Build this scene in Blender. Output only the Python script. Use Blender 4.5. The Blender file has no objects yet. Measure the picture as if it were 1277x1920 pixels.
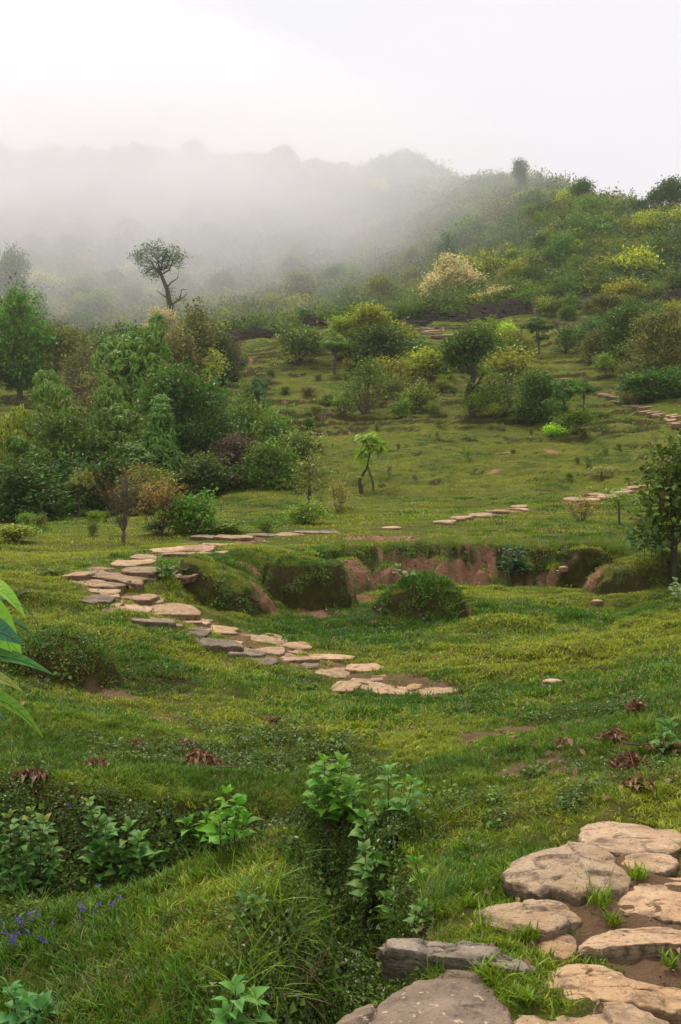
import bpy, math, random
import numpy as np

# ------------------------------------------------------------------ camera, sky, sun, exposure
SC = bpy.context.scene
COL = SC.collection
CAMZ, F, CX, CY = 1.6, 1920.0, 638.5, 960.0
cam = bpy.data.cameras.new('camera')
cam.sensor_fit = 'VERTICAL'; cam.sensor_height = 36.0; cam.sensor_width = 24.0; cam.lens = 36.0
cam.clip_start = 0.05; cam.clip_end = 3000
camo = bpy.data.objects.new('camera', cam); COL.objects.link(camo)
camo.location = (0, 0, CAMZ); camo.rotation_euler = (math.radians(90), 0, 0)
SC.camera = camo

SUN_EL, SUN_AZ = math.radians(62), math.radians(-25)   # azimuth measured from +Y (up the hill) towards +X
W = bpy.data.worlds.new('World'); SC.world = W; W.use_nodes = True
nt = W.node_tree; nt.nodes.clear()
wo = nt.nodes.new('ShaderNodeOutputWorld'); bg = nt.nodes.new('ShaderNodeBackground')
sky = nt.nodes.new('ShaderNodeTexSky'); sky.sky_type = 'NISHITA'; sky.sun_disc = False
sky.sun_elevation = SUN_EL; sky.sun_rotation = SUN_AZ; sky.altitude = 1500
mixw = nt.nodes.new('ShaderNodeMix'); mixw.data_type = 'RGBA'
mixw.inputs[0].default_value = 0.93                     # a closed deck of bright cloud over the blue
tc = nt.nodes.new('ShaderNodeTexCoord'); ns = nt.nodes.new('ShaderNodeTexNoise')
ns.inputs['Scale'].default_value = 2.2; ns.inputs['Detail'].default_value = 5
rp = nt.nodes.new('ShaderNodeValToRGB')
rp.color_ramp.elements[0].position = .3; rp.color_ramp.elements[0].color = (8.7, 8.55, 8.9, 1)
rp.color_ramp.elements[1].position = .7; rp.color_ramp.elements[1].color = (9.5, 9.35, 9.7, 1)
nt.links.new(tc.outputs['Generated'], ns.inputs['Vector'])
nt.links.new(ns.outputs['Fac'], rp.inputs['Fac'])
nt.links.new(sky.outputs[0], mixw.inputs[6]); nt.links.new(rp.outputs[0], mixw.inputs[7])
nt.links.new(mixw.outputs[2], bg.inputs['Color']); bg.inputs['Strength'].default_value = 0.050
nt.links.new(bg.outputs[0], wo.inputs['Surface'])

sl = bpy.data.lights.new('sun', 'SUN'); sl.energy = 1.5; sl.angle = math.radians(12); sl.color = (1.0, .93, .80)
so = bpy.data.objects.new('sun', sl); COL.objects.link(so)
from mathutils import Vector, Matrix
sdir = Vector((math.cos(SUN_EL)*math.sin(SUN_AZ), math.cos(SUN_EL)*math.cos(SUN_AZ), math.sin(SUN_EL)))
so.rotation_euler = sdir.to_track_quat('Z', 'Y').to_euler()

SC.view_settings.view_transform = 'Standard'; SC.view_settings.look = 'None'
SC.view_settings.gamma = 1.0; SC.view_settings.use_curve_mapping = False
SC.view_settings.exposure = 1.1
SC.cycles.max_bounces = 8; SC.cycles.diffuse_bounces = 3; SC.cycles.glossy_bounces = 2
SC.cycles.transmission_bounces = 3; SC.cycles.volume_bounces = 6; SC.cycles.transparent_max_bounces = 8
SC.cycles.use_denoising = True
try: SC.cycles.denoiser = 'OPENIMAGEDENOISE'
except Exception: pass
SC.cycles.denoising_prefilter = 'ACCURATE'
SC.cycles.caustics_reflective = False; SC.cycles.caustics_refractive = False

rng = np.random.default_rng(7)
random.seed(7)
PI = math.pi
# ------------------------------------------------------------------ numpy noise
def _h(ix, iy, s):
    n = (ix.astype(np.int64)*374761393 + iy.astype(np.int64)*668265263 + s*974634777) & 0xffffffff
    n = ((n ^ (n >> 13))*1274126177) & 0xffffffff
    return ((n ^ (n >> 16)) & 0xffff)/65535.0
def vnoise(x, y, s=0):
    x = np.asarray(x, float); y = np.asarray(y, float)
    ix = np.floor(x); iy = np.floor(y); fx = x-ix; fy = y-iy
    fx = fx*fx*fx*(fx*(fx*6-15)+10); fy = fy*fy*fy*(fy*(fy*6-15)+10)
    a = _h(ix, iy, s); b = _h(ix+1, iy, s); c = _h(ix, iy+1, s); d = _h(ix+1, iy+1, s)
    return (a+(b-a)*fx)*(1-fy)+(c+(d-c)*fx)*fy
def fbm(x, y, s=0, o=4, g=.5):
    t = 0; a = 1; n = 0
    for k in range(o):
        t = t+a*(vnoise(x*2**k+k*17.3, y*2**k-k*9.1, s+k)-.5)*2; n += a; a *= g
    return t/n
def ss(a, b, x):
    t = np.clip((x-a)/(b-a), 0, 1); return t*t*(3-2*t)

# ------------------------------------------------------------------ terrain
LX = np.array([-300, 0, 200, 400, 640, 900, 1118, 1277, 1600.])
LY = np.array([0, 3.2, 4.2, 5.5, 7, 8.5, 9.3, 10, 11.5, 13, 14.5, 16, 30])
LT = np.array([
 [0,-.15,-.1,.05,.25,.42,.62,.8,.95,1.05,1.1,1.15,1.3],
 [0,-.15,-.1,.05,.22,.30,.45,.62,.84,.96,1.02,1.1,1.2],
 [0,-.12,-.1,.0,.08,.16,.34,.54,.80,.98,1.06,1.12,1.2],
 [0,-.1,-.1,-.05,.0,.05,.16,.31,.43,.60,.90,1.10,1.2],
 [0,-.05,-.05,-.05,-.03,-.02,.03,.09,.22,.36,.5,.6,.7],
 [0,.05,.05,.05,.03,.04,.08,.14,.27,.4,.5,.55,.6],
 [0,.02,.1,.15,.15,.18,.21,.25,.33,.4,.46,.5,.6],
 [0,.02,.1,.2,.28,.34,.38,.42,.5,.58,.66,.75,.9],
 [0,.05,.2,.35,.5,.6,.68,.75,.9,1.05,1.2,1.3,1.6]])
UX = np.array([-300, 0, 200, 400, 520, 640, 760, 900, 1000, 1118, 1277, 1600.])
UY = np.array([0, 13, 14.5, 16, 18, 21, 25, 30, 36, 45, 55, 65, 75, 82, 95, 120, 150, 190, 240, 300, 370, 470])
UP = np.array([
 [1063,1040,1020,1005,990,975,955,910,850,780,735,690,670,680,660,600,545,470,400,330,370],
 [1063,1040,1020,1005,990,978,960,915,850,780,735,690,670,680,660,600,545,470,390,325,365],
 [1055,1035,1018,1002,988,975,950,905,835,770,720,680,660,675,650,600,540,465,380,318,365],
 [1055,1033,1015,995,980,968,945,890,820,745,700,655,640,660,630,585,530,455,375,325,372],
 [1060,1036,1015,993,976,962,940,888,818,742,690,640,622,650,620,575,520,445,365,330,376],
 [1063,1037,1012,990,972,955,935,885,815,740,680,630,612,640,600,560,500,425,350,350,390],
 [1066,1038,1012,988,968,952,932,882,808,730,668,620,605,620,570,510,440,365,325,345,395],
 [1070,1040,1012,985,965,950,930,880,800,720,655,612,597,570,500,425,352,350,370,390,420],
 [1072,1042,1012,985,965,945,926,870,790,710,648,602,585,545,465,388,350,372,390,400,430],
 [1075,1045,1012,985,965,940,922,860,780,700,640,590,577,520,432,386,400,410,420,430,450],
 [1080,1050,1020,990,968,945,900,830,750,680,625,580,565,495,428,440,450,450,450,450,470],
 [1090,1060,1020,985,955,915,860,790,720,650,600,560,540,500,470,470,480,480,480,480,490]])
UP = UP+np.interp(UX, [520, 640, 760, 1000], [4, 8, 18, 22])[:, None]*ss(95, 140, UY[1:])[None]
UT = np.zeros((len(UX), len(UY)))
UT[:, 1:] = CAMZ + UY[1:]*(CY-UP)/F
UT[:, 0] = UT[:, 1]
def pchip(xk, T, xq):
    """T (m,n) sampled on xk (n): cubic Hermite, returns coefs-free evaluator values (m,len(xq))"""
    d = np.diff(T, axis=1)/np.diff(xk)
    m = np.zeros_like(T); m[:, 0] = d[:, 0]; m[:, -1] = d[:, -1]
    p = d[:, :-1]*d[:, 1:]
    m[:, 1:-1] = np.where(p > 0, 2*p/(d[:, :-1]+d[:, 1:]+1e-12*np.sign(d[:, 1:]+1e-20)), 0)
    i = np.clip(np.searchsorted(xk, xq)-1, 0, len(xk)-2)
    h = xk[i+1]-xk[i]; t = np.clip((xq-xk[i])/h, 0, 1)
    return ((2*t**3-3*t**2+1)*T[:, i]+(t**3-2*t**2+t)*h*m[:, i]+(-2*t**3+3*t**2)*T[:, i+1]+(t**3-t**2)*h*m[:, i+1])
# dense lookup tables
QX = np.linspace(-300, 1600, 381)
QYL = np.linspace(0, 30, 601); QYU = np.concatenate([np.linspace(0, 40, 401), np.linspace(40.25, 470, 1720)])
TL = pchip(LX, pchip(LY, LT, QYL).T, QX).T
TU = pchip(UX, pchip(UY, UT, QYU).T, QX).T
def look(T, QY, px, Y):
    a = np.clip((px+300)/5, 0, 379.999); i = a.astype(int); f = a-i
    j = np.clip(np.searchsorted(QY, Y, side='right')-1, 0, len(QY)-2); g = np.clip((Y-QY[j])/(QY[j+1]-QY[j]), 0, 1)
    return (T[i, j]*(1-f)+T[i+1, j]*f)*(1-g)+(T[i, j+1]*(1-f)+T[i+1, j+1]*f)*g
def wx(px, Y): return (px-CX)/F*Y
def segd(x, y, pts):
    """distance to polyline pts [(x,y)], and parameter 0..n-1"""
    best = np.full(np.shape(x), 1e9); par = np.zeros(np.shape(x)); side = np.zeros(np.shape(x))
    for k in range(len(pts)-1):
        ax, ay = pts[k]; bx, by = pts[k+1]; dx, dy = bx-ax, by-ay
        t = np.clip(((x-ax)*dx+(y-ay)*dy)/(dx*dx+dy*dy), 0, 1)
        d = np.hypot(x-ax-t*dx, y-ay-t*dy); s = np.sign((x-ax)*dy-(y-ay)*dx)
        m = d < best; best = np.where(m, d, best); par = np.where(m, k+t, par); side = np.where(m, s, side)
    return best, par, side
DITCH = [(wx(-300, 5.0), 5.0), (wx(0, 5.0), 5.02), (wx(200, 5.05), 5.08), (wx(440, 5.25), 5.27), (wx(590, 5.2), 5.28), (wx(665, 4.5), 4.5), (wx(672, 3.8), 3.8), (wx(640, 3.2), 3.2), (-.1, 2.3)]
RIDGE = [(wx(535, 4.05), 4.08), (wx(440, 4.0), 4.02), (wx(250, 3.9), 3.9), (wx(60, 3.8), 3.8), (wx(-200, 3.7), 3.7)]
# (px, Ybase, width m, height m, power, depth factor)
MOUNDS = [(582, 12.55, 1.35, .58, 5.5, .9), (412, 11.8, 1.15, .42, 3.5, .85), (800, 12.0, 1.2, .46, 2.0, .8),
          (1108, 14.6, .62, .62, 4.5, .9), (1235, 13.6, 1.7, .46, 2.6, .7), (100, 8.35, 1.15, .30, 2.6, .5),
          (905, 14.9, .30, .26, 2.5, .8), (648, 14.2, .8, .42, 2.6, .9), (728, 14.6, .6, .34, 2.2, .9), (985, 14.75, .55, .40, 2.2, .9), (1050, 14.85, .4, .3, 2.5, .8), (830, 14.9, .35, .2, 2.0, .8), (750, 5.0, 1.1, .12, 2.0, .55), (960, 11.0, 1.2, .12, 2.2, .5), (600, 6.7, 1.1, .10, 2.2, .6), (1080, 9.6, 1.5, .1, 2.2, .5)]
def lipY(px):
    return np.interp(px, [-300, 320, 400, 560, 640, 700, 800, 950, 1050, 1130, 1180, 1240, 1600], [12.6, 12.6, 13.5, 14.6, 15.2, 15.6, 15.5, 15.6, 15.6, 15.5, 15.3, 15.0, 14.6])
def wobble(x, y): return .42*fbm(x*1.1, y*.3, 5, 4)+.20*fbm(x*3.8, y*.5, 6, 3)+.07*np.abs(fbm(x*9, y*.6, 7, 3))
def ground(x, y, detail=True):
    x = np.asarray(x, float); y = np.asarray(y, float)
    Y = np.maximum(y, 3.0); px = CX+F*x/Y
    zl = look(TL, QYL, px, Y); zu = look(TU, QYU, px, Y)
    wob = wobble(x, y)
    wd = np.interp(px, [0, 300, 560, 680, 1130, 1200, 1600], [2.2, 2.0, 1.0, .62, .55, 1.0, 1.8])+.25*ss(760, 800, px)*(1-ss(860, 900, px))
    m = ss(-.85, .15, (Y-lipY(px)-wob*np.where(wd < 1, 1, .5))/wd)
    # a bank: steeper below the lip
    z = zl*(1-m)+zu*m
    # ditch in the foreground
    d, par, side = segd(x, y, DITCH)
    wn = fbm(x*2, y*2, 9, 3)*.08
    wdth = np.interp(par, [0, 1, 2, 3, 4, 5, 6, 8], [.72, .70, .64, .46, .38, .26, .26, .32]); dep = np.interp(par, [0, 1, 3, 4, 5, 6, 8], [.48, .52, .56, .54, .52, .5, .3])
    z = z-dep*(1-ss(.25, 1.15, (d+wn)/wdth))
    # turf bank top on the far side of the ditch
    z = z+.05*np.exp(-((d-.9)/.28)**2)*(y > 5.4)*(par < 4)
    y_ = np.where(y < 4.0, 4.0+(y-4.0)*.42, 4.0+(y-4.0)*1.25); d2, p2, _ = segd(x, y_, RIDGE)
    hh = np.interp(p2, [0, 1, 2, 3, 4], [.38, .32, .19, .09, .03])
    z = z+hh*np.clip(1-(d2/.50)**2.8, 0, 1)**.9
    for (mp, yb, w, h, p, df) in MOUNDS:
        rx = w/2; ry = w*df/2; cx_ = wx(mp, yb); cy_ = yb+ry
        r = np.hypot((x-cx_)/rx, (y-cy_)/ry)*(1+.30*fbm(x*2.2+mp, y*2.2, 21, 4))
        z = z+h*np.clip(1-r**p, 0, 1)**.85
    if detail:
        near = 1-ss(60, 110, y)
        # lumpy cattle-trodden turf
        a = np.interp(y, [0, 4, 7, 9, 12.5, 15, 17, 24, 30, 60, 90, 150, 470], [.03, .05, .075, .10, .16, .09, .03, .09, .17, .22, .25, .8, 3.0])
        s = np.interp(y, [0, 15, 30, 90, 150, 470], [1.1, 1.0, .7, .4, .12, .05])
        z = z+a*fbm(x*s*.55+3, y*s*1.6, 11, 4)
        z = z+(.030*fbm(x*5, y*8, 13, 3)+.012*fbm(x*15, y*20, 14, 2))*(1-ss(18, 40, y))*(1-.6*ss(14.5, 16, y))
        # stair-like terracettes
        k = np.interp(y, [0, 9, 10, 14.5, 15.5, 19, 24, 85, 100], [0, 0, .22, .22, 0, 0, 1, 1, 0])
        st = np.interp(y, [0, 15, 24, 45, 80], [.15, .15, .24, .44, .6])
        q = (z+.22*fbm(x*.35, y*.35, 15, 3)*np.sqrt(y/25)*2+.06*fbm(x*1.5, y*1.5, 16, 2))/st
        f = q-np.floor(q); stair = ss(.74, 1.0, f)
        z = z+k*1.0*st*(stair-f)*np.clip(.7+fbm(x*.12, y*.12, 18, 2)*1.5, .45, 1)*ss(0, .3, np.ones_like(z))
    return z
def slope(x, y, e=.05):
    e = np.maximum(.03, np.asarray(y)*.003)
    gx = (ground(x+e, y)-ground(x-e, y))/(2*e); gy = (ground(x, y+e)-ground(x, y-e))/(2*e)
    return np.hypot(gx, gy), gx, gy
def smooth_slope(x, y, e=.06):
    gx = (ground(x+e, y, False)-ground(x-e, y, False))/(2*e); gy = (ground(x, y+e, False)-ground(x, y-e, False))/(2*e)
    return np.hypot(gx, gy)
def hit(px, py, y0=2.2, y1=150.):
    """where the sight line through a pixel meets the ground"""
    ys = y0*(y1/y0)**np.linspace(0, 1, 900)
    g = ground((px-CX)/F*ys, ys); r = CAMZ+ys*(CY-py)/F
    k = np.nonzero(g > r)[0]
    k = k[0] if len(k) else len(ys)-1
    Y = ys[k]; return (px-CX)/F*Y, Y, float(g[k])
def G(x, y): return float(ground(np.array([x]), np.array([y]))[0])

# ------------------------------------------------------------------ mesh helpers
def build_mesh(name, V, quads=None, tris=None, mats=(), smooth=False, matidx=None):
    me = bpy.data.meshes.new(name)
    V = np.asarray(V, np.float32).reshape(-1, 3)
    nq = 0 if quads is None else len(quads); ntr = 0 if tris is None else len(tris)
    loops = np.concatenate([np.asarray(quads, np.int32).ravel() if nq else np.zeros(0, np.int32), np.asarray(tris, np.int32).ravel() if ntr else np.zeros(0, np.int32)])
    st = np.concatenate([np.arange(nq)*4, nq*4+np.arange(ntr)*3]).astype(np.int32)
    me.vertices.add(len(V)); me.vertices.foreach_set('co', V.ravel())
    me.loops.add(len(loops)); me.loops.foreach_set('vertex_index', loops.astype(np.int32))
    me.polygons.add(nq+ntr); me.polygons.foreach_set('loop_start', st)
    if matidx is not None: me.polygons.foreach_set('material_index', np.asarray(matidx, np.int32))
    me.polygons.foreach_set('use_smooth', np.full(nq+ntr, bool(smooth)))
    for m in mats: me.materials.append(m)
    me.update(calc_edges=True)
    return me
class MB:
    def __init__(s): s.V = []; s.Q = []; s.T = []; s.n = 0
    def add(s, V, Q=None, T=None):
        V = np.asarray(V, float).reshape(-1, 3)
        if Q is not None and len(Q): s.Q.append(np.asarray(Q, int)+s.n)
        if T is not None and len(T): s.T.append(np.asarray(T, int)+s.n)
        s.V.append(V); s.n += len(V)
    def mesh(s, name, mats, smooth=False):
        V = np.concatenate(s.V) if s.V else np.zeros((0, 3))
        return build_mesh(name, V, np.concatenate(s.Q) if s.Q else None, np.concatenate(s.T) if s.T else None, mats, smooth)
def nrm(v): return v/np.maximum(np.linalg.norm(v, axis=-1, keepdims=True), 1e-9)
def tube(mb, pts, rad, k=6, cap=True):
    P = np.asarray(pts, float); R = np.asarray(rad, float)*np.ones(len(P)); n = len(P)
    T = nrm(np.gradient(P, axis=0)); up = np.array([.31, .17, .93]) if abs(T[0, 2]) < .8 else np.array([1., .2, .1])
    A = nrm(np.cross(T, up)); B = np.cross(T, A)
    an = np.arange(k)*2*PI/k
    V = P[:, None]+R[:, None, None]*(np.cos(an)[None, :, None]*A[:, None]+np.sin(an)[None, :, None]*B[:, None])
    i = np.arange(n-1)[:, None]*k; j = np.arange(k)[None]; j2 = (j+1) % k
    Q = np.stack([i+j, i+j2, i+k+j2, i+k+j], -1).reshape(-1, 4)
    V = V.reshape(-1, 3); T3 = None
    if cap:
        V = np.concatenate([V, P[-1:]+T[-1:]*R[-1]*.4]); e = (n-1)*k; c = n*k
        T3 = [(e+a, e+(a+1) % k, c) for a in range(k)]
    mb.add(V, Q, T3)
def leaves4(mb, P, D, N, L, Wd, droop=.25, fold=.25):
    """one bent diamond per leaf"""
    D = nrm(D); S = nrm(np.cross(D, N)); U = np.cross(S, D)
    L = np.asarray(L)[:, None]; Wd = np.asarray(Wd)[:, None]
    a = P; t = P+D*L-U*L*droop; m = P+D*L*.45+U*L*.04
    l = m-S*Wd/2+U*Wd*fold; r = m+S*Wd/2+U*Wd*fold
    V = np.stack([a, r, t, l], 1).reshape(-1, 3); n = len(P)
    mb.add(V, (np.arange(n)[:, None]*4+np.arange(4)))
def leaves_fine(mb, P, D, N, L, Wd, prof, droop=.2, fold=.18, wave=0., seed=0):
    """a leaf with a midrib and a shaped outline; prof = [(t, half width)]"""
    D = nrm(D); S = nrm(np.cross(D, N)); U = np.cross(S, D); n = len(P); k = len(prof)
    L = np.asarray(L)*np.ones(n); Wd = np.asarray(Wd)*np.ones(n)
    r = np.random.default_rng(seed)
    ph = r.uniform(0, 6.28, n)
    V = []
    for i, (t, w) in enumerate(prof):
        c = P+D*(L*t)[:, None]+U*(L*(.12*math.sin(t*PI)-droop*t*t))[:, None]
        wv = (Wd*w*wave*np.sin(t*14+ph))[:, None]*U
        hw = (Wd*w)[:, None]*S
        up = U*(Wd*w*fold)[:, None]
        V += [c-hw+up+wv, c, c+hw+up-wv]
    V = np.stack(V, 1).reshape(-1, 3)
    Q = []
    for i in range(k-1):
        a = i*3; b = a+3
        Q += [(a, a+1, b+1, b), (a+1, a+2, b+2, b+1)]
    Q = np.array(Q)[None]+np.arange(n)[:, None, None]*3*k
    mb.add(V, Q.reshape(-1, 4))

def obj(name, me, parent=None, loc=None, mat=None, **props):
    o = bpy.data.objects.new(name, me); COL.objects.link(o)
    if parent: o.parent = parent
    if loc is not None: o.location = loc
    for k, v in props.items(): o[k] = v
    return o
def empty(name, loc, rz=0, sc=(1, 1, 1), **props):
    o = bpy.data.objects.new(name, None); COL.objects.link(o)
    o.empty_display_size = .1
    o.location = loc; o.rotation_euler = (0, 0, rz); o.scale = sc
    for k, v in props.items(): o[k] = v
    return o

# ------------------------------------------------------------------ materials
def newmat(name):
    m = bpy.data.materials.new(name); m.use_nodes = True; m.node_tree.nodes.clear(); return m, m.node_tree
class NT:
    def __init__(s, nt): s.nt = nt
    def n(s, t, **k):
        x = s.nt.nodes.new(t)
        for a, b in k.items(): setattr(x, a, b)
        return x
    def l(s, a, b): s.nt.links.new(a, b)
    def noise(s, vec, scale, det=4, rough=.55, dist=0):
        x = s.n('ShaderNodeTexNoise'); x.inputs['Scale'].default_value = scale; x.inputs['Detail'].default_value = det
        x.inputs['Roughness'].default_value = rough; x.inputs['Distortion'].default_value = dist
        if vec is not None: s.l(vec, x.inputs['Vector'])
        return x.outputs['Fac']
    def ramp(s, fac, stops):
        x = s.n('ShaderNodeValToRGB'); e = x.color_ramp.elements
        while len(e) < len(stops): e.new(.5)
        for i, (p, c) in enumerate(stops):
            e[i].position = p; e[i].color = (c, c, c, 1) if isinstance(c, (int, float)) else (*c, 1)
        s.l(fac, x.inputs['Fac']); return x.outputs['Color']
    def mix(s, fac, a, b, mode='MIX'):
        x = s.n('ShaderNodeMix', data_type='RGBA', blend_type=mode)
        for v, i in ((fac, 0), (a, 6), (b, 7)):
            if isinstance(v, (int, float)): x.inputs[i].default_value = v if i == 0 else (v, v, v, 1)
            elif isinstance(v, tuple): x.inputs[i].default_value = (*v, 1)
            else: s.l(v, x.inputs[i])
        return x.outputs[2]
    def math(s, op, a, b=0.):
        x = s.n('ShaderNodeMath', operation=op)
        for v, i in ((a, 0), (b, 1)):
            if isinstance(v, (int, float)): x.inputs[i].default_value = v
            else: s.l(v, x.inputs[i])
        return x.outputs[0]
    def attr(s, name):
        x = s.n('ShaderNodeAttribute'); x.attribute_name = name; return x
    def bump(s, h, strength=.5, dist=.02):
        x = s.n('ShaderNodeBump'); x.inputs['Strength'].default_value = strength; x.inputs['Distance'].default_value = dist
        s.l(h, x.inputs['Height']); return x.outputs[0]

def leaf_material(name, base=None, var=.35, hue=.025, trans=.30, rough=.45, spec=.35, second=None, sec_amt=.15, obvar=.3):
    """base None: the colour comes from the object's own colour"""
    m, t = newmat(name); q = NT(t)
    oi = q.n('ShaderNodeObjectInfo'); ge = q.n('ShaderNodeNewGeometry')
    col = oi.outputs['Color'] if base is None else q.mix(0., base, base)
    rnd = ge.outputs['Random Per Island']
    hs = q.n('ShaderNodeHueSaturation'); q.l(col, hs.inputs['Color'])
    q.l(q.math('ADD', q.math('MULTIPLY', rnd, hue*2), .5-hue), hs.inputs['Hue'])
    r2 = q.math('FRACT', q.math('MULTIPLY', rnd, 37.7))
    q.l(q.math('ADD', q.math('MULTIPLY', r2, var*2), 1-var), hs.inputs['Value'])
    c = hs.outputs[0]
    if second is not None:
        r3 = q.math('FRACT', q.math('MULTIPLY', rnd, 91.3))
        c = q.mix(q.math('LESS_THAN', r3, sec_amt), c, second)
    if base is not None:
        vv = q.math('ADD', q.math('MULTIPLY', oi.outputs['Random'], obvar), 1-obvar/2)
        h2 = q.n('ShaderNodeHueSaturation'); q.l(c, h2.inputs['Color']); q.l(vv, h2.inputs['Value']); c = h2.outputs[0]
    p = q.n('ShaderNodeBsdfPrincipled'); p.inputs['Roughness'].default_value = rough
    p.inputs['Specular IOR Level'].default_value = spec; q.l(c, p.inputs['Base Color'])
    tr = q.n('ShaderNodeBsdfTranslucent'); q.l(q.mix(.5, c, q.mix(1.0, c, (1.5, 1.6, .5), 'MULTIPLY')), tr.inputs['Color'])
    mx = q.n('ShaderNodeMixShader'); mx.inputs[0].default_value = trans
    q.l(p.outputs[0], mx.inputs[1]); q.l(tr.outputs[0], mx.inputs[2])
    o = q.n('ShaderNodeOutputMaterial'); q.l(mx.outputs[0], o.inputs['Surface'])
    return m
M = {}
M['leaf'] = leaf_material('foliage', None, .55, .03, .28, .5, .16)
M['leaf_mixed'] = leaf_material('foliage_with_some_brown', None, .55, .03, .22, .5, .25, (.16, .085, .03), .05)
M['grass_a'] = leaf_material('turf_green', (.175, .270, .010), .35, .03, .30, .5, .25, (.25, .19, .085), .06)
M['grass_b'] = leaf_material('turf_yellow_green', (.29, .325, .012), .35, .03, .30, .5, .25, (.30, .24, .11), .09)
M['grass_c'] = leaf_material('turf_deep_green', (.070, .155, .008), .35, .03, .30, .5, .25)
M['grass_dry'] = leaf_material('dry_grass', (.26, .19, .09), .35, .02, .25, .6, .2, (.12, .10, .04), .3)
M['herb'] = leaf_material('herb_leaves', (.075, .135, .012), .4, .03, .25, .4, .4, (.17, .15, .02), .15)
M['herb_light'] = leaf_material('herb_leaves_light', (.12, .20, .02), .4, .03, .25, .45, .3)
M['herb_brown'] = leaf_material('rusty_moss', (.17, .095, .022), .45, .035, .2, .7, .15, (.09, .10, .02), .35)
M['nettle'] = leaf_material('nettle_leaf', None, .28, .025, .30, .5, .2, (.26, .24, .04), .05)
M['dead'] = leaf_material('dead_leaf', (.25, .125, .07), .5, .02, .1, .65, .2, (.36, .22, .14), .22)
M['blossom'] = leaf_material('pale_blossom', (.72, .62, .40), .2, .02, .3, .6, .2, (.62, .40, .22), .2)
M['purple'] = leaf_material('purple_petal', (.13, .05, .55), .3, .02, .2, .5, .2)

def bark_material(name, a, b, moss=(.06, .07, .02), mossy=.4):
    m, t = newmat(name); q = NT(t)
    tc = q.n('ShaderNodeTexCoord'); v = tc.outputs['Object']
    n1 = q.noise(v, 9, 5, .6); n2 = q.noise(v, 2.2, 3)
    c = q.mix(n1, a, b); c = q.mix(q.ramp(n2, [(.5-mossy*.3, 0.), (.75-mossy*.2, 1.)]), c, moss)
    p = q.n('ShaderNodeBsdfPrincipled'); p.inputs['Roughness'].default_value = .9; q.l(c, p.inputs['Base Color'])
    q.l(q.bump(n1, .6, .03), p.inputs['Normal'])
    o = q.n('ShaderNodeOutputMaterial'); q.l(p.outputs[0], o.inputs['Surface']); return m
M['bark'] = bark_material('bark', (.05, .038, .028), (.15, .12, .09))
M['bark_dark'] = bark_material('bark_dark', (.018, .014, .011), (.07, .05, .035))
M['bark_brown'] = bark_material('twigs_brown', (.07, .048, .035), (.15, .105, .078), (.10, .07, .03), .2)
M['stem_purple'] = bark_material('stem_purple', (.05, .02, .025), (.09, .05, .03), (.05, .07, .02), .2)

def stone_material(name, c1, c2, c3, mud=(.25, .13, .065)):
    m, t = newmat(name); q = NT(t)
    tc = q.n('ShaderNodeTexCoord'); oi = q.n('ShaderNodeObjectInfo'); ge = q.n('ShaderNodeNewGeometry')
    off = q.n('ShaderNodeVectorMath', operation='ADD'); q.l(ge.outputs['Position'], off.inputs[0])
    cmb = q.n('ShaderNodeCombineXYZ'); q.l(q.math('MULTIPLY', oi.outputs['Random'], 57.), cmb.inputs[0]); q.l(cmb.outputs[0], off.inputs[1])
    v = off.outputs[0]
    st = q.n('ShaderNodeMapping'); st.inputs['Scale'].default_value = (1, 1.6, 9); st.inputs['Rotation'].default_value = (.2, .12, .4); q.l(v, st.inputs['Vector'])
    big = q.noise(v, 3.2, 4, .6, .4); mid = q.noise(v, 13, 6, .62, .6); fine = q.noise(v, 60, 5, .65); lay = q.noise(st.outputs[0], 5, 6, .6)
    c = q.mix(q.ramp(big, [(.38, 0.), (.62, 1.)]), c1, c2)
    c = q.mix(q.ramp(mid, [(.52, 0.), (.68, 1.)]), c, c3)
    c = q.mix(q.ramp(lay, [(.30, .75), (.46, 0.)]), c, (.085, .062, .045))
    c = q.mix(q.ramp(q.noise(v, 34, 4, .6, .3), [(.62, 0.), (.70, .8)]), c, (.62, .54, .42))       # pale lichen
    c = q.mix(q.ramp(q.noise(v, 7, 5, .6), [(.60, 0.), (.74, .8)]), c, mud)
    c = q.mix(q.ramp(fine, [(.33, .6), (.45, 0.)]), c, (.07, .05, .035))
    # steep rims and sides turn darker, unevenly with the noise
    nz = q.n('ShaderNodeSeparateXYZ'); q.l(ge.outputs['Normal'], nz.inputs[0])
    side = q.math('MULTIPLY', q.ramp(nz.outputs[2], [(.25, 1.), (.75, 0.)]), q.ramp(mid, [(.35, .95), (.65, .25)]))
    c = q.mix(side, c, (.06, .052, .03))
    c = q.mix(1.0, c, oi.outputs['Color'], 'MULTIPLY')
    p = q.n('ShaderNodeBsdfPrincipled'); p.inputs['Roughness'].default_value = .82; q.l(c, p.inputs['Base Color'])
    p.inputs['Specular IOR Level'].default_value = .3
    h = q.math('ADD', q.math('MULTIPLY', lay, .9), q.math('ADD', q.math('MULTIPLY', mid, .8), q.math('MULTIPLY', fine, .35)))
    q.l(q.bump(h, .85, .03), p.inputs['Normal'])
    o = q.n('ShaderNodeOutputMaterial'); q.l(p.outputs[0], o.inputs['Surface']); return m
M['stone'] = stone_material('tan_schist', (.45, .30, .175), (.56, .42, .27), (.27, .19, .13))
M['stone_grey'] = stone_material('grey_lichen_schist', (.17, .145, .115), (.27, .225, .175), (.10, .085, .065), (.16, .11, .07))
M['stone_wall'] = stone_material('drystone', (.075, .058, .05), (.13, .095, .075), (.05, .045, .04), (.10, .06, .04))

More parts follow.
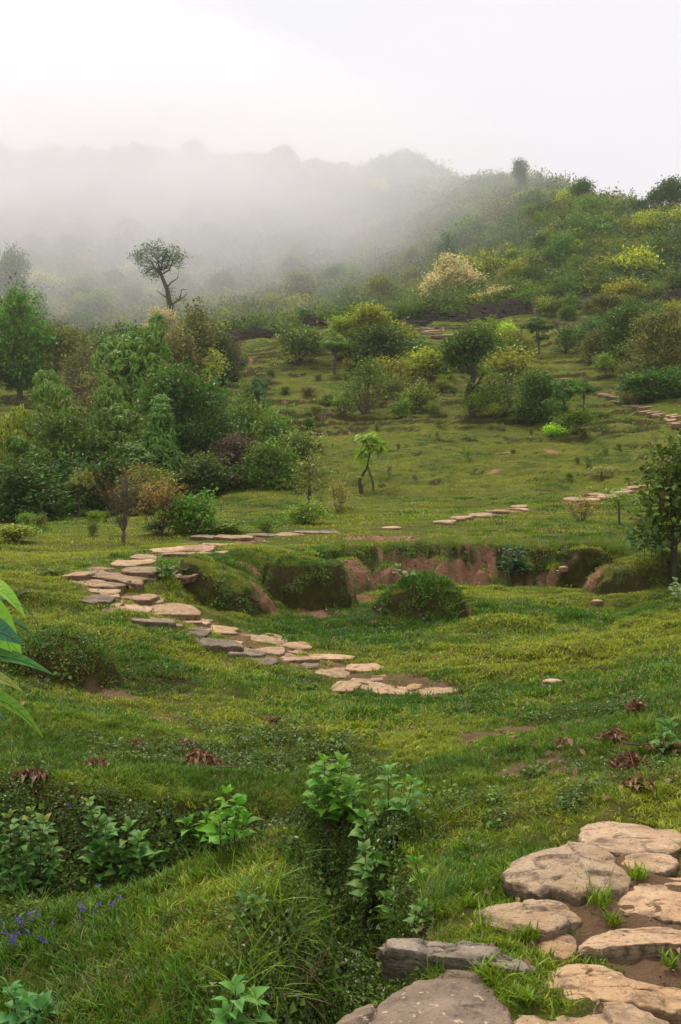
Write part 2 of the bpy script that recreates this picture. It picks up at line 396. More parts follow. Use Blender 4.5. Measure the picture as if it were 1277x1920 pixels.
# ground
def ground_material():
    m, t = newmat('turf_and_soil'); q = NT(t)
    ge = q.n('ShaderNodeNewGeometry'); v = ge.outputs['Position']
    soil = q.attr('soil').outputs['Fac']; moss = q.attr('moss').outputs['Fac']; forest = q.attr('forest').outputs['Fac']
    n1 = q.noise(v, .5, 5, .6); n2 = q.noise(v, 4, 6, .65); n3 = q.noise(v, 28, 4, .7)
    g = q.mix(q.ramp(n1, [(.35, 0.), (.65, 1.)]), (.11, .145, .014), (.21, .225, .018))
    g = q.mix(q.ramp(n2, [(.45, 0.), (.7, .7)]), g, (.045, .055, .014))
    g = q.mix(q.ramp(n3, [(.5, 0.), (.72, .8)]), g, (.17, .12, .05))
    moss_shade = q.mix(n2, (.025, .030, .008), (.10, .075, .022))  # moss brown, also the colour of the painted riser shadow lines
    moss_shade = q.mix(q.ramp(q.noise(v, 11, 4, .6), [(.5, 0.), (.62, .8)]), moss_shade, (.075, .10, .015))
    moss_shade = q.mix(q.ramp(n3, [(.5, 0.), (.7, .6)]), moss_shade, (.13, .08, .02))
    so_ = q.mix(q.ramp(n2, [(.35, 0.), (.65, 1.)]), (.34, .155, .085), (.50, .28, .17))
    so_ = q.mix(q.ramp(n3, [(.3, .6), (.5, 0.)]), so_, (.16, .07, .04))
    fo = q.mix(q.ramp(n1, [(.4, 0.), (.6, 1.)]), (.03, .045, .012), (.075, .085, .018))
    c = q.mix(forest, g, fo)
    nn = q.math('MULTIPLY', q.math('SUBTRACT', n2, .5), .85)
    c = q.mix(q.ramp(q.math('ADD', moss, nn), [(.35, 0.), (.65, 1.)]), c, moss_shade)
    so_ = q.mix(q.attr('mud').outputs['Fac'], so_, q.mix(n2, (.20, .115, .06), (.34, .21, .12)))
    c = q.mix(q.ramp(q.math('ADD', soil, nn), [(.35, 0.), (.60, 1.)]), c, so_)
    p = q.n('ShaderNodeBsdfPrincipled'); p.inputs['Roughness'].default_value = .95; p.inputs['Specular IOR Level'].default_value = .15
    q.l(c, p.inputs['Base Color']); q.l(q.bump(q.math('ADD', n2, q.math('ADD', n3, q.noise(v, 90, 4, .7))), 1.0, .045), p.inputs['Normal'])
    o = q.n('ShaderNodeOutputMaterial'); q.l(p.outputs[0], o.inputs['Surface']); return m
M['ground'] = ground_material()

# bare patches: (px, py, half width m, half depth m)
PATCH = []
for (a, b, w, d) in [(1215, 1650, .35, .9), (1050, 1740, .22, .55), (1200, 1800, .38, .5), (1110, 1700, .3, .3), (700, 1370, .35, .1), (930, 1385, .45, .2), (1010, 1440, .4, .3),
                     (980, 1195, .28, .12), (945, 850, .5, .2), (1035, 848, .5, .2), (930, 885, .4, .15), (200, 1300, .25, .12), (300, 1345, .3, .1), (640, 940, .4, .2), (750, 1010, .5, .3), (690, 1007, .5, .25),
                     (1190, 905, .6, .2), (600, 1150, .5, .15), (1100, 830, .6, .2), (560, 1370, .25, .2), (470, 1065, .2, .15), (492, 1128, .28, .3), (688, 1118, .30, .35), (762, 1082, .16, .2), (400, 1150, .25, .15), (840, 1310, .5, .2)]:
    X, Yh, Z = hit(a, b); PATCH.append((X, Yh, w, d))
PATHW = [hit(a, b, 5)[:2] for a, b in [(830,1299),(690,1275),(560,1235),(480,1210),(380,1170),(290,1140),(200,1115),(180,1095),(230,1070),(300,1045),(400,1022),(500,1005),(610,999)]]
def masks(x, y, sl=None):
    if sl is None: sl = slope(x, y)[0]
    sl = np.where(np.asarray(y) < 20, smooth_slope(x, y), sl)
    px = CX+F*x/np.maximum(y, 3)
    n = fbm(x*1.1, y*.9, 31, 4)
    soil = np.zeros_like(x)
    bank = ss(13.9, 14.3, y)*(1-ss(15.8, 16.2, y))*ss(560, 660, px)*(1-ss(1150, 1200, px))
    soil = np.maximum(soil, bank*ss(.55, 1.0, sl+.9*n)*np.interp(px, [560, 650, 760, 800, 880, 940, 1000, 1200], [.6, .75, .8, 1, 1, .55, .5, .45])) if False else soil
    soil = np.maximum(soil, bank*ss(.4, .9, sl+.9*n)*np.interp(px, [560, 650, 720, 770, 800, 850, 872, 890, 912, 960, 1010, 1040, 1070, 1150], [.5, .75, .6, 1.0, 1.5, 1.4, .6, 1.1, .6, .35, .5, .9, .3, .5])*(1.0+.7*fbm(x*5, y*1.2+3, 35, 3)))
    dl = y-lipY(px)-wobble(x, y)+.10*fbm(x*6, y*2, 37, 3); soil = soil*(1-.8*ss(-.28, -.12, dl)*ss(-.3, .2, fbm(x*2.6, y, 38, 3)))
    mid = ss(24, 30, y)*(1-ss(84, 95, y))
    soil = np.maximum(soil, mid*ss(.75, 1.5, sl+.5*n)*.46*ss(-.05, .5, n+.15))
    low = ss(8, 10, y)*(1-ss(13.8, 14.6, y))
    soil = np.maximum(soil, low*ss(.8, 1.5, sl+.5*n)*.55*ss(.0, .5, n))
    for (X, Yh, w, d) in PATCH:
        r = np.hypot((x-X)/w, (y-Yh)/d)+.6*fbm(x*2.2, y*3, 33, 4)
        soil = np.maximum(soil, (1-ss(.4, 1.2, r))*(.85 if (X > .75 and Yh < 5.2) or Yh > 14 else .62))
    dp, _, _ = segd(x, y, PATHW)
    soil = np.maximum(soil, (1-ss(.10, .42, dp+.15*fbm(x*4, y*4, 36, 2)))*.58)
    moss = np.where(y > 22, ss(.62, 1.1, sl+.25*n), ss(.65, 1.25, sl+.25*n-.32*(y < 7)-.30*((y > 9) & (y < 14.6))))*(1-ss(84, 95, y))  # moss on near banks; upslope, shadow lines painted dark on the terrace risers
    d, par, s = segd(x, y, DITCH); moss = np.maximum(moss, 1-ss(0, 1, (d-np.interp(par, [0, 2, 3, 4.5, 8], [.62, .55, .36, .16, .16]))/.2))
    lb = np.hypot((x-wx(120, 8.7))/1.6, (y-8.9)/.9); moss = np.maximum(moss, (1-ss(.6, 1.1, lb))*.7)
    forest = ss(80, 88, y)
    return soil, moss, forest

ys = np.concatenate([np.arange(-5, 2.6, .2), np.arange(2.6, 8, .028), np.arange(8, 13.6, .034), np.arange(13.6, 16.4, .022),
                     np.arange(16.4, 28, .09), np.arange(28, 84, .15), 84*1.016**np.arange(0, 108)])
uc = np.linspace(-.37, .37, 620); ue = .37+(.95-.37)*(np.linspace(0, 1, 36)[1:])**1.5
us = np.concatenate([-ue[::-1], uc, ue])
UU, YY = np.meshgrid(us, ys); XX = UU*(YY+6.0)
ZZ = ground(XX, YY)
gyy = np.gradient(ZZ, axis=0)/np.gradient(YY, axis=0)
dxu = np.gradient(XX, axis=1); gxx = np.gradient(ZZ, axis=1)/dxu
SLP = np.hypot(gxx, gyy)
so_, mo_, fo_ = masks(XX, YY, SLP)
nr, nc = XX.shape
ii = (np.arange(nr-1)[:, None]*nc+np.arange(nc-1)[None]).ravel()
gm = build_mesh('ground', np.stack([XX, YY, ZZ], -1).reshape(-1, 3), np.stack([ii, ii+1, ii+nc+1, ii+nc], -1), None, [M['ground']], True)
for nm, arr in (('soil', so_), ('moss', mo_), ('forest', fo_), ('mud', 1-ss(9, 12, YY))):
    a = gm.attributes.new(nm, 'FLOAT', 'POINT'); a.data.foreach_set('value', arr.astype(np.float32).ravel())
gobj = obj('ground', gm, kind='structure', label='grassy hillside rising from trodden turf to a wooded misty slope', category='hillside')
del XX, YY, ZZ, UU

# ------------------------------------------------------------------ scatter through geometry nodes (stuff only)
def scatter(name, label, cat, protos, P, rot, scl, vi):
    n = len(P)
    me = bpy.data.meshes.new(name); me.vertices.add(n); me.vertices.foreach_set('co', np.asarray(P, np.float32).ravel())
    a = me.attributes.new('rot', 'FLOAT_VECTOR', 'POINT'); a.data.foreach_set('vector', np.asarray(rot, np.float32).ravel())
    a = me.attributes.new('scl', 'FLOAT_VECTOR', 'POINT'); a.data.foreach_set('vector', np.asarray(scl, np.float32).ravel())
    a = me.attributes.new('vi', 'INT', 'POINT'); a.data.foreach_set('value', np.asarray(vi, np.int32))
    o = obj(name, me, kind='stuff', label=label, category=cat)
    c = bpy.data.collections.new(name+' sources')
    for k, pm in enumerate(protos):
        po = bpy.data.objects.new('%s source %02d' % (name, k), pm); c.objects.link(po)
    ng = bpy.data.node_groups.new(name, 'GeometryNodeTree')
    ng.interface.new_socket('Geometry', in_out='INPUT', socket_type='NodeSocketGeometry')
    ng.interface.new_socket('Geometry', in_out='OUTPUT', socket_type='NodeSocketGeometry')
    q = NT(ng); gi = q.n('NodeGroupInput'); go = q.n('NodeGroupOutput')
    ci = q.n('GeometryNodeCollectionInfo'); ci.inputs['Collection'].default_value = c
    ci.inputs['Separate Children'].default_value = True; ci.inputs['Reset Children'].default_value = True
    ip = q.n('GeometryNodeInstanceOnPoints'); ip.inputs['Pick Instance'].default_value = True
    def na(nm, ty):
        x = q.n('GeometryNodeInputNamedAttribute'); x.data_type = ty; x.inputs['Name'].default_value = nm; return x.outputs['Attribute']
    q.l(gi.outputs[0], ip.inputs['Points']); q.l(ci.outputs[0], ip.inputs['Instance'])
    q.l(na('vi', 'INT'), ip.inputs['Instance Index']); q.l(na('rot', 'FLOAT_VECTOR'), ip.inputs['Rotation']); q.l(na('scl', 'FLOAT_VECTOR'), ip.inputs['Scale'])
    q.l(ip.outputs[0], go.inputs[0])
    md = o.modifiers.new('scatter', 'NODES'); md.node_group = ng
    return o
def align_rot(gx, gy, yaw, amt=.7):
    """Euler XYZ for: yaw about z, then tilt onto the slope"""
    n = len(yaw); out = np.zeros((n, 3))
    N = nrm(np.stack([-gx*amt, -gy*amt, np.ones(n)], 1))
    X = np.stack([np.cos(yaw), np.sin(yaw), np.zeros(n)], 1)
    X = nrm(X-N*np.sum(X*N, 1, keepdims=True)); Yv = np.cross(N, X)
    # R = [X Y N] columns ; XYZ euler extraction
    out[:, 1] = -np.arcsin(np.clip(X[:, 2], -1, 1)); out[:, 0] = np.arctan2(Yv[:, 2], N[:, 2]); out[:, 2] = np.arctan2(X[:, 1], X[:, 0])
    return out
def tuft(seed, n, rad, hmin, hmax, w, lean, segs=3, mat='grass_a'):
    r = np.random.default_rng(seed)
    a = r.uniform(0, 2*PI, n); rr = rad*np.sqrt(r.uniform(0, 1, n)); P = np.stack([rr*np.cos(a), rr*np.sin(a), np.full(n, -.004)], 1)
    b = r.uniform(0, 2*PI, n); h = r.uniform(hmin, hmax, n); ln = r.uniform(.15, 1, n)*lean
    d = np.stack([np.cos(b), np.sin(b), np.zeros(n)], 1); s = np.stack([-np.sin(b), np.cos(b), np.zeros(n)], 1); z = np.array([0, 0, 1.])
    ww = w*r.uniform(.6, 1.2, n); V = []
    for k in range(segs):
        t = k/segs
        c = P+z*(h*t*(1-.35*ln*t))[:, None]+d*(h*ln*t**1.6)[:, None]; hw = (ww*(1-t*.75)/2)[:, None]
        V += [c-s*hw, c+s*hw]
    V.append(P+z*(h*(1-.35*ln))[:, None]+d*(h*ln)[:, None])
    K = 2*segs+1; V = np.stack(V, 1).reshape(-1, 3)
    o = np.arange(n)[:, None]*K
    Q = np.concatenate([o+np.array([[2*k, 2*k+1, 2*k+3, 2*k+2]]) for k in range(segs-1)]) if segs > 1 else None
    T = o+np.array([[2*segs-2, 2*segs-1, 2*segs]])
    return build_mesh('tuft', V, Q, T, [M[mat]])
def herb(seed, n, rad, hgt, L, mat='herb', round_=True):
    r = np.random.default_rng(seed); mb = MB()
    a = r.uniform(0, 2*PI, n); rr = rad*np.sqrt(r.uniform(0, 1, n))
    P = np.stack([rr*np.cos(a), rr*np.sin(a), r.uniform(.15, 1, n)*hgt], 1)
    D = np.stack([np.cos(a+r.normal(0, 1, n)), np.sin(a+r.normal(0, 1, n)), r.uniform(-.5, .5, n)], 1)
    N = np.stack([r.normal(0, .45, n), r.normal(0, .45, n), np.ones(n)], 1)
    l = L*r.uniform(.6, 1.2, n)
    leaves4(mb, P, D, N, l, l*(.85 if round_ else .4), .15, .12)
    return mb.mesh('herb', [M[mat]])
def sample(n, y0, y1, pw=1.0, margin=.06):
    """points over the visible wedge, even in area for pw=1"""
    yy = np.linspace(y0, y1, 400); hw = .34*yy+1.9; c = np.cumsum(hw); c = (c-c[0])/(c[-1]-c[0])
    y = np.interp(rng.uniform(0, 1, n), c, yy); return rng.uniform(-1, 1, n)*(.34*y+1.9), y

# --- stones need to be known before the grass so that it leaves them free
STONES = []   # (x, y, rx, ry)
def in_stone(x, y, grow=1.0):
    m = np.zeros(len(x), bool)
    for (X, Yc, a, b, poly) in STONES:
        k = (np.abs(x-X) < a*1.3) & (np.abs(y-Yc) < b*1.3)
        if not k.any(): continue
        xs = (x[k]-X)/grow+X; yq = (y[k]-Yc)/grow+Yc; c = np.zeros(len(xs), bool); p = poly
        for i in range(len(p)):
            x1, y1 = p[i]; x2, y2 = p[i-1]
            c ^= ((y1 > yq) != (y2 > yq)) & (xs < (x2-x1)*(yq-y1)/(y2-y1+1e-12)+x1)
        idx = np.nonzero(k)[0]; m[idx[c]] = True
    return m
def catmull(P, n):
    P = np.asarray(P, float); m = len(P); out = []
    t = np.linspace(0, m, n, endpoint=False); i = t.astype(int); f = (t-i)[:, None]
    a, b, c, d = P[(i-1) % m], P[i % m], P[(i+1) % m], P[(i+2) % m]
    return .5*((2*b)+(-a+c)*f+(2*a-5*b+4*c-d)*f*f+(-a+3*b-3*c+d)*f**3)
def slab(name, poly, ztop, thick, seg, rings, seed, tilt=(0, 0), rough=1.0, mat='stone', dome=.0, color=(1, 1, 1), ledge=0., **props):
    """poly in world x,y (any order). A split slab with worn top, broken rim, layered sides"""
    P = catmull(poly, seg); c = P.mean(0); r = np.random.default_rng(seed)
    area = np.sum(P[:, 0]*np.roll(P[:, 1], -1)-np.roll(P[:, 0], -1)*P[:, 1])
    if area < 0: P = P[::-1]
    s0 = seed*7.7; size = float(np.mean(np.hypot(*(P-c).T)))
    P = c+(P-c)*(1+.075*fbm(np.arange(seg)*26./seg, np.zeros(seg)+s0, 3, 5, .65))[:, None]
    V = []
    def top(xy, k):
        x, y = xy[:, 0], xy[:, 1]; q = 1/max(size, .05)
        z = ztop+tilt[0]*(x-c[0])+tilt[1]*(y-c[1])
        h = .030*size*fbm(x*q*1.1+s0, y*q*1.6, 41, 4)+.014*size*fbm(x*q*4+s0, y*q*5, 42, 4)
        cr = np.abs(fbm(x*q*.9+s0, y*q*2.2+s0, 45, 3)); h = h-.05*size*np.exp(-(cr/.035)**2)*ss(.1, .5, vnoise(x*q+s0, y*q, 46))
        if ledge: h = h+ledge*(ss(.48, .54, vnoise(x*q*1.4+s0, y*q*2.0+3, 44))-.5)
        return z+rough*h+dome*(1-k*k)
    fr = np.concatenate([np.linspace(0, 1, rings)[1:]**.8])
    V.append(np.array([[c[0], c[1], top(c[None], 0)[0]]]))
    for f in fr:
        xy = c+(P-c)*f; z = top(xy, f)-.16*thick*ss(.93, 1.0, f)*ss(-.1, .4, fbm(np.arange(seg)*.5, np.zeros(seg)+s0, 4, 2))-.03*thick*ss(.95, 1., f)
        V.append(np.column_stack([xy, z]))
    zr = V[-1][:, 2]
    for k, t in enumerate([.15, .3, .45, .6, .8, 1.0]):
        jag = 1+(.05*fbm(np.arange(seg)*.7+k*3.1, np.zeros(seg)+s0, 5, 2)+.03*(k % 2)-.06*t-.01)*min(1, .2/max(size, .05))
        xy = c+(P-c)*jag[:, None]; V.append(np.column_stack([xy, zr-thick*t]))
    V = np.concatenate(V); nr_ = len(fr)+6
    a = 1+(np.arange(nr_-1)[:, None]*seg+np.arange(seg)[None]); b = 1+(np.arange(nr_-1)[:, None]*seg+(np.arange(seg)[None]+1) % seg)
    Q = np.stack([a, a+seg, b+seg, b], -1).reshape(-1, 4)
    T = [(0, 1+i, 1+(i+1) % seg) for i in range(seg)]
    loc = (float(c[0]), float(c[1]), float(ztop-thick))
    me = build_mesh(name, V-np.array(loc), Q, T, [M[mat]], True)
    o = obj(name, me, loc=loc, **props); o.color = (*color, 1)
    STONES.append((c[0], c[1], np.ptp(P[:, 0])/2, np.ptp(P[:, 1])/2, P))
    return o

# ------------------------------------------------------------------ stones
def img_poly(pts, z):
    # sight lines of the outline laid on the level z
    return [((px-CX)/F*(CAMZ-z)*F/(py-CY), (CAMZ-z)*F/(py-CY)) for px, py in pts]
# the big slabs of the path in the foreground: outline of each top in the photo's own directions, laid on its own level
FORE = [
 ('pale tan flagstone at the top of the near path, grass behind it', [(1085,1560),(1100,1545),(1133,1537),(1192,1543),(1234,1554),(1275,1563),(1290,1577),(1262,1594),(1180,1596),(1121,1590),(1089,1574)], .16, .14, (1.05,1,1), .008, 'stone', .02),
 ('small smooth oval tan stone between the pale top flagstone and the broad right slab', [(1154,1612),(1183,1603),(1225,1602),(1260,1607),(1273,1619),(1251,1633),(1210,1630),(1177,1625)], .15, .10, (1.1,1.02,.98), 0, 'stone', .025),
 ('craggy raised brown-grey rock with dark hollow, largest lump beside the grass', [(944,1640),(971,1618),(1030,1600),(1052,1588),(1092,1588),(1128,1594),(1155,1612),(1178,1640),(1172,1656),(1130,1662),(1083,1676),(1048,1664),(1018,1664),(962,1652)], .17, .16, (.84,.82,.82), .014, 'stone', .03),
 ('broad pale tan slab at the right edge, worn smooth, beside a grass tuft', [(1160,1683),(1195,1656),(1231,1645),(1277,1647),(1330,1652),(1345,1690),(1320,1728),(1269,1725),(1225,1716),(1170,1705)], .11, .10, (1.15,1.06,1.0), .006, 'stone', .01),
 ('layered brown slab with dark split rim below the craggy rock', [(898,1706),(924,1693),(974,1688),(1033,1692),(1080,1708),(1092,1722),(1065,1732),(1033,1746),(989,1742),(918,1726)], .15, .17, (.86,.82,.80), .012, 'stone', .006),
 ('long tan step slab with thick lichen-spotted front edge at the right', [(1083,1772),(1104,1755),(1151,1745),(1210,1739),(1277,1743),(1340,1746),(1345,1768),(1269,1770),(1166,1772),(1107,1775)], .13, .15, (1.05,.96,.9), .004, 'stone', .006),
 ('wide ochre slab crossing under the thick-edged step, muddy at its right end', [(1008,1850),(1033,1826),(1065,1811),(1121,1814),(1180,1832),(1277,1850),(1335,1862),(1340,1892),(1254,1890),(1195,1879),(1107,1873),(1033,1864)], .06, .12, (1.08,.98,.86), .008, 'stone', .008),
 ('grey-tan slab cut by the bottom edge, lowest in the near path', [(962,1916),(1003,1902),(1077,1894),(1107,1887),(1166,1890),(1235,1912),(1290,1945),(1280,2010),(1100,2040),(960,1990)], .05, .14, (.95,.9,.84), .015, 'stone', .012),
 ('narrow dark grey lichen-crusted slab lying crosswise left of the path', [(716,1766),(742,1760),(820,1762),(900,1773),(965,1789),(1004,1808),(985,1816),(930,1808),(850,1799),(790,1789),(722,1778)], .09, .10, (1.25,1.2,1.15), .012, 'stone_grey', .004),
 ('large dark mottled boulder top at the bottom edge below the grey crosswise slab', [(610,1935),(690,1885),(760,1848),(820,1835),(900,1843),(945,1872),(968,1915),(960,1990),(800,2040),(620,2010)], .0, .3, (1.3,1.12,1.0), .02, 'stone_grey', .05),
 ('reddish muddy stone between the wide ochre slab and the layered brown slab', [(1010,1770),(1050,1752),(1080,1762),(1075,1790),(1040,1803),(1005,1795)], .045, .08, (.85,.72,.62), 0, 'stone', .015),
 ('flat tan stone cut by the right edge beside the small oval stone', [(1283,1618),(1310,1606),(1350,1612),(1350,1638),(1300,1644)], .14, .12, (1,.95,.9), 0, 'stone', .01),
]
LIFT = [.02, .015, .05, .015, .03, .038, .02, .02, .02, .02, .0, .015]
def gz(poly, pc): return float(np.percentile(ground(np.array([p[0] for p in poly]), np.array([p[1] for p in poly])), pc))
for k, (lab, pts, z, th, colr, ledge, mt, dome) in enumerate(FORE):
    for _ in range(4): z = gz(img_poly(pts, z), 50 if k not in (8, 9) else 80)+LIFT[k]
    slab('flagstone', img_poly(pts, z), z, th, 120, 44, 11+k, ((.02, .03) if k != 2 else (-.03, .06)), 1.25, mt, dome, colr, ledge,
         label=lab, category='stone', group='slabs of the near stone path')
# the stepped path that climbs to the left, then back right: (px, py, width px, dark?)
STAIR = [(811,1299,80,0),(730,1302,72,0),(773,1281,50,0),(698,1283,84,0),(645,1288,58,0),(678,1252,70,0),(628,1263,70,0),(618,1235,72,0),(549,1238,80,0),(491,1240,54,1),(461,1226,60,1),(546,1211,58,0),(504,1222,52,0),(486,1200,92,0),(410,1209,82,1),(411,1185,66,0),(360,1184,58,1),(356,1168,74,0),(383,1159,42,1),(288,1166,62,1),(300,1140,118,0),(245,1144,74,0),(290,1124,36,0),(253,1119,70,0),(220,1131,20,0),(180,1125,56,1),(190,1109,68,0)]
UPPER = [(175,1095,104,0),(225,1081,110,2),(150,1080,56,0),(270,1083,46,2),(185,1067,62,2),(262,1070,66,2),(245,1059,78,0),(355,1054,54,2),(273,1048,50,0),(340,1041,98,2),(310,1034,82,0),(370,1028,72,2),(412,1024,60,0),(385,1009,50,1),(440,1009,70,2),(496,1006,58,1),(541,1004,48,2),(581,1001,50,1),(615,999,32,1)]
def ordinal(n):
    return ['first', 'second', 'third', 'fourth', 'fifth', 'sixth', 'seventh', 'eighth', 'ninth', 'tenth', 'eleventh', 'twelfth', 'thirteenth', 'fourteenth', 'fifteenth', 'sixteenth', 'seventeenth', 'eighteenth', 'nineteenth', 'twentieth', 'twenty-first', 'twenty-second', 'twenty-third', 'twenty-fourth', 'twenty-fifth', 'twenty-sixth', 'twenty-seventh'][n]
def path_stones(lst, labf, group, seed, lift=.018, dmin=.34, th=.075, seg=34, rings=9, kd=.8):
    for i, (px, py, w, dk) in enumerate(lst):
        X, Y, Z = hit(px, py, 5.); wm = w*1.15*Y/F; Z = min(Z, G(X, Y-.12)+.02); r = random.Random(seed+i)
        dm = max(dmin, kd*wm)*r.uniform(.9, 1.2)
        n = 8; poly = []; gx = (G(X+.15, Y)-G(X-.15, Y))/.3; gy = (G(X, Y+.15)-G(X, Y-.15))/.3
        for k in range(n):
            a = 2*PI*k/n+r.uniform(-.2, .2); q = r.uniform(.72, 1.18)
            ca, sa = math.cos(a), math.sin(a)
            ex = abs(ca)**.7*math.copysign(1, ca); ey = abs(sa)**.7*math.copysign(1, sa)
            poly.append((X+ex*wm/2*q, Y+ey*dm/2*q))
        v = r.uniform(.82, 1.12); tint = (v*.98, v*.9, v*.8) if dk == 0 else (v*.8, v*.72, v*.66) if dk == 2 else (v*1.2, v*1.06, v*.9)
        slab('path_stone', poly, Z+lift*r.uniform(.6, 1.2), th*r.uniform(.9, 1.3), seg, rings, seed+i, (max(-.1, min(.1, gx*.6))+r.uniform(-.04, .04), max(-.1, min(.14, gy*.6))+r.uniform(-.02, .05)), 1.2,
             'stone_grey' if dk == 1 else 'stone', .006, tint, r.choice([0, .01]), label=labf(i, dk), category='stone', group=group)
dkw = ['pale tan', 'dark grey', 'brown']
path_stones(STAIR, lambda i, d: '%s flat stone, %s from the lower right end of the diagonal stone steps' % (dkw[d], ordinal(i)), 'stones of the diagonal steps below the mounds', 100)
path_stones(UPPER, lambda i, d: '%s slab, %s counted upward in the upper run of steps left of the mounds' % (dkw[d], ordinal(i)), 'slabs of the upper stone steps', 200, .03, .42, .07, 34, 9, .8)
FILL = [(random.Random(5+k).uniform(-18, 18)+a, b+random.Random(9+k).uniform(-5, 5), 26+(k*7) % 18, (0, 2, 0, 1)[k % 4]) for k, (a, b) in enumerate([(770,1292),(700,1268),(652,1262),(590,1252),(560,1226),(530,1236),(440,1205),(430,1180),(330,1156),(340,1176),(270,1152),(210,1142),(205,1120),(240,1092),(200,1080),(300,1062),(290,1050),(340,1058),(400,1034),(345,1024)])]
path_stones(FILL, lambda i, d: 'small %s wedge stone between larger slabs, %s of them going up the stairs' % (dkw[d], ordinal(i)), 'small wedge stones of the stairs', 250, .012, .18, .06, 20, 6, .7)
def run(pts, n, wpx, seed, jx, jy):
    r = random.Random(seed); out = []
    for k in range(n):
        t = k/(n-1)*(len(pts)-1); i = min(int(t), len(pts)-2); f = t-i
        out.append((pts[i][0]*(1-f)+pts[i+1][0]*f+r.uniform(-jx, jx), pts[i][1]*(1-f)+pts[i+1][1]*f+r.uniform(-jy, jy), wpx*r.uniform(.7, 1.4), r.choice([0, 0, 2])))
    return out
path_stones(run([(842,980),(900,970),(978,955)], 17, 34, 1, 16, 4), lambda i, d: '%s small slab, %s from the left in the patch of steps on the lawn' % (dkw[d], ordinal(i)), 'slabs of the patch of steps above the bank', 300, .06, .3, .1, 16, 5)
path_stones(run([(1078,942),(1130,932),(1205,912)], 20, 30, 2, 14, 4), lambda i, d: '%s small slab, %s from the left in the steps beside the dark tree' % (dkw[d], ordinal(i)), 'slabs of the steps near the dark right tree', 330, .06, .3, .1, 16, 5)
path_stones(run([(1136,742),(1165,752),(1200,765),(1240,785),(1276,796)], 24, 20, 3, 12, 4), lambda i, d: 'thin %s stone, %s from the top of the zigzag steps on the slope' % (dkw[d], ordinal(i)), 'stones of the zigzag steps high on the right', 360, .1, .4, .16, 12, 4)
path_stones(run([(1050,713),(1080,722)], 4, 20, 4, 6, 3), lambda i, d: 'thin %s stone, %s in the short step patch between two dark bushes' % (dkw[d], ordinal(i)), 'stones of the short step patch', 390, .1, .4, .16, 12, 4)
path_stones(run([(775,618),(800,622),(830,632),(900,644)], 14, 22, 5, 12, 4), lambda i, d: 'tiny %s stone, %s from the top of the far steps below the wall' % (dkw[d], ordinal(i)), 'stones of the far steps below the wall', 400, .12, .5, .2, 12, 4)
for i, (px, py, w, lab) in enumerate([(1036,1284,40,'pale broken stone lying alone in the lower lawn'), (735,992,46,'thin flat stone lying alone on the terrace above the bank'), (528,1446,16,'small round tan stone in the grass above the nettles'),
                                       (1048,1078,12,'small whitish stone at the foot of the red bank'), (1060,1100,26,'flat reddish stone at the foot of the mossy buttress'), (1120,1136,22,'thin stone in the grass below the buttress')]):
    X, Y, Z = hit(px, py); wm = w*Y/F
    poly = [(X+wm/2*math.cos(a)*random.uniform(.8, 1.1), Y+wm*.3*math.sin(a)) for a in np.arange(8)*PI/4]
    slab('loose_stone', poly, Z+.03, .07, 18, 5, 500+i, (0, .1), 1.2, 'stone', .01, (1.1, 1.02, .98), 0, label=lab, category='stone')

# dry stone wall along the brow
def wall_run(name, label, pts, hpx, seed):
    """pts = (px, py of the foot) along the brow"""
    r = random.Random(seed); mb = MB(); W3 = []
    for px, py, Yd in pts:
        x = wx(px, Yd); W3.append((x, Yd))
    L = [0]
    for a, b in zip(W3, W3[1:]): L.append(L[-1]+math.hypot(b[0]-a[0], b[1]-a[1]))
    def at(s):
        i = max(0, min(len(L)-2, int(np.searchsorted(L, s))-1)); f = (s-L[i])/(L[i+1]-L[i]); a, b = W3[i], W3[i+1]
        return a[0]+(b[0]-a[0])*f, a[1]+(b[1]-a[1])*f, math.atan2(b[1]-a[1], b[0]-a[0])
    courses = 7
    for c in range(courses):
        s = 0
        while s < L[-1]:
            l = r.uniform(.22, .75); x, y, an = at(s+l/2); H = hpx(s/L[-1])
            z0 = G(x, y); ch = H/courses; z = z0+ch*c-.1
            if c == courses-1 and r.random() < .35: s += l; continue
            d = .30+r.uniform(-.05, .05); h = ch*r.uniform(.85, 1.02)
            ca, sa = math.cos(an), math.sin(an); V = []
            for dx in (-l/2*.97, l/2*.97):
                for dy in (-d, d):
                    for dz in (0, h):
                        jx, jy, jz = (r.uniform(-.03, .03) for _ in range(3))
                        V.append((x+(dx+jx)*ca-(dy+jy)*sa, y+(dx+jx)*sa+(dy+jy)*ca, z+dz+jz))
            mb.add(V, [(0, 1, 3, 2), (4, 6, 7, 5), (0, 4, 5, 1), (2, 3, 7, 6), (1, 5, 7, 3), (0, 2, 6, 4)])
            s += l
    x0, y0 = W3[0]; o = obj(name, mb.mesh(name, [M['stone_wall']]), label=label, category='wall', group='dry stone walls along the brow')
    return o
wall_run('stone_wall', 'dark dry stone wall on the left brow where the misty valley begins', [(425, 0, 78), (520, 0, 79.5), (600, 0, 80)], lambda t: .95, 1)
wall_run('stone_wall', 'low dry stone wall behind the yellow-green bushes in the middle of the brow', [(600, 0, 80.5), (740, 0, 80), (885, 0, 79.5)], lambda t: .65+.1*t, 2)
wall_run('stone_wall', 'taller dark dry stone wall with the cream shrub over it', [(886, 0, 81.5), (960, 0, 82.5), (1010, 0, 83)], lambda t: 1.35, 3)
wall_run('stone_wall', 'dry stone wall half hidden by bushes towards the right end of the brow', [(1012, 0, 83.5), (1120, 0, 83), (1330, 0, 83)], lambda t: 1.1, 4)

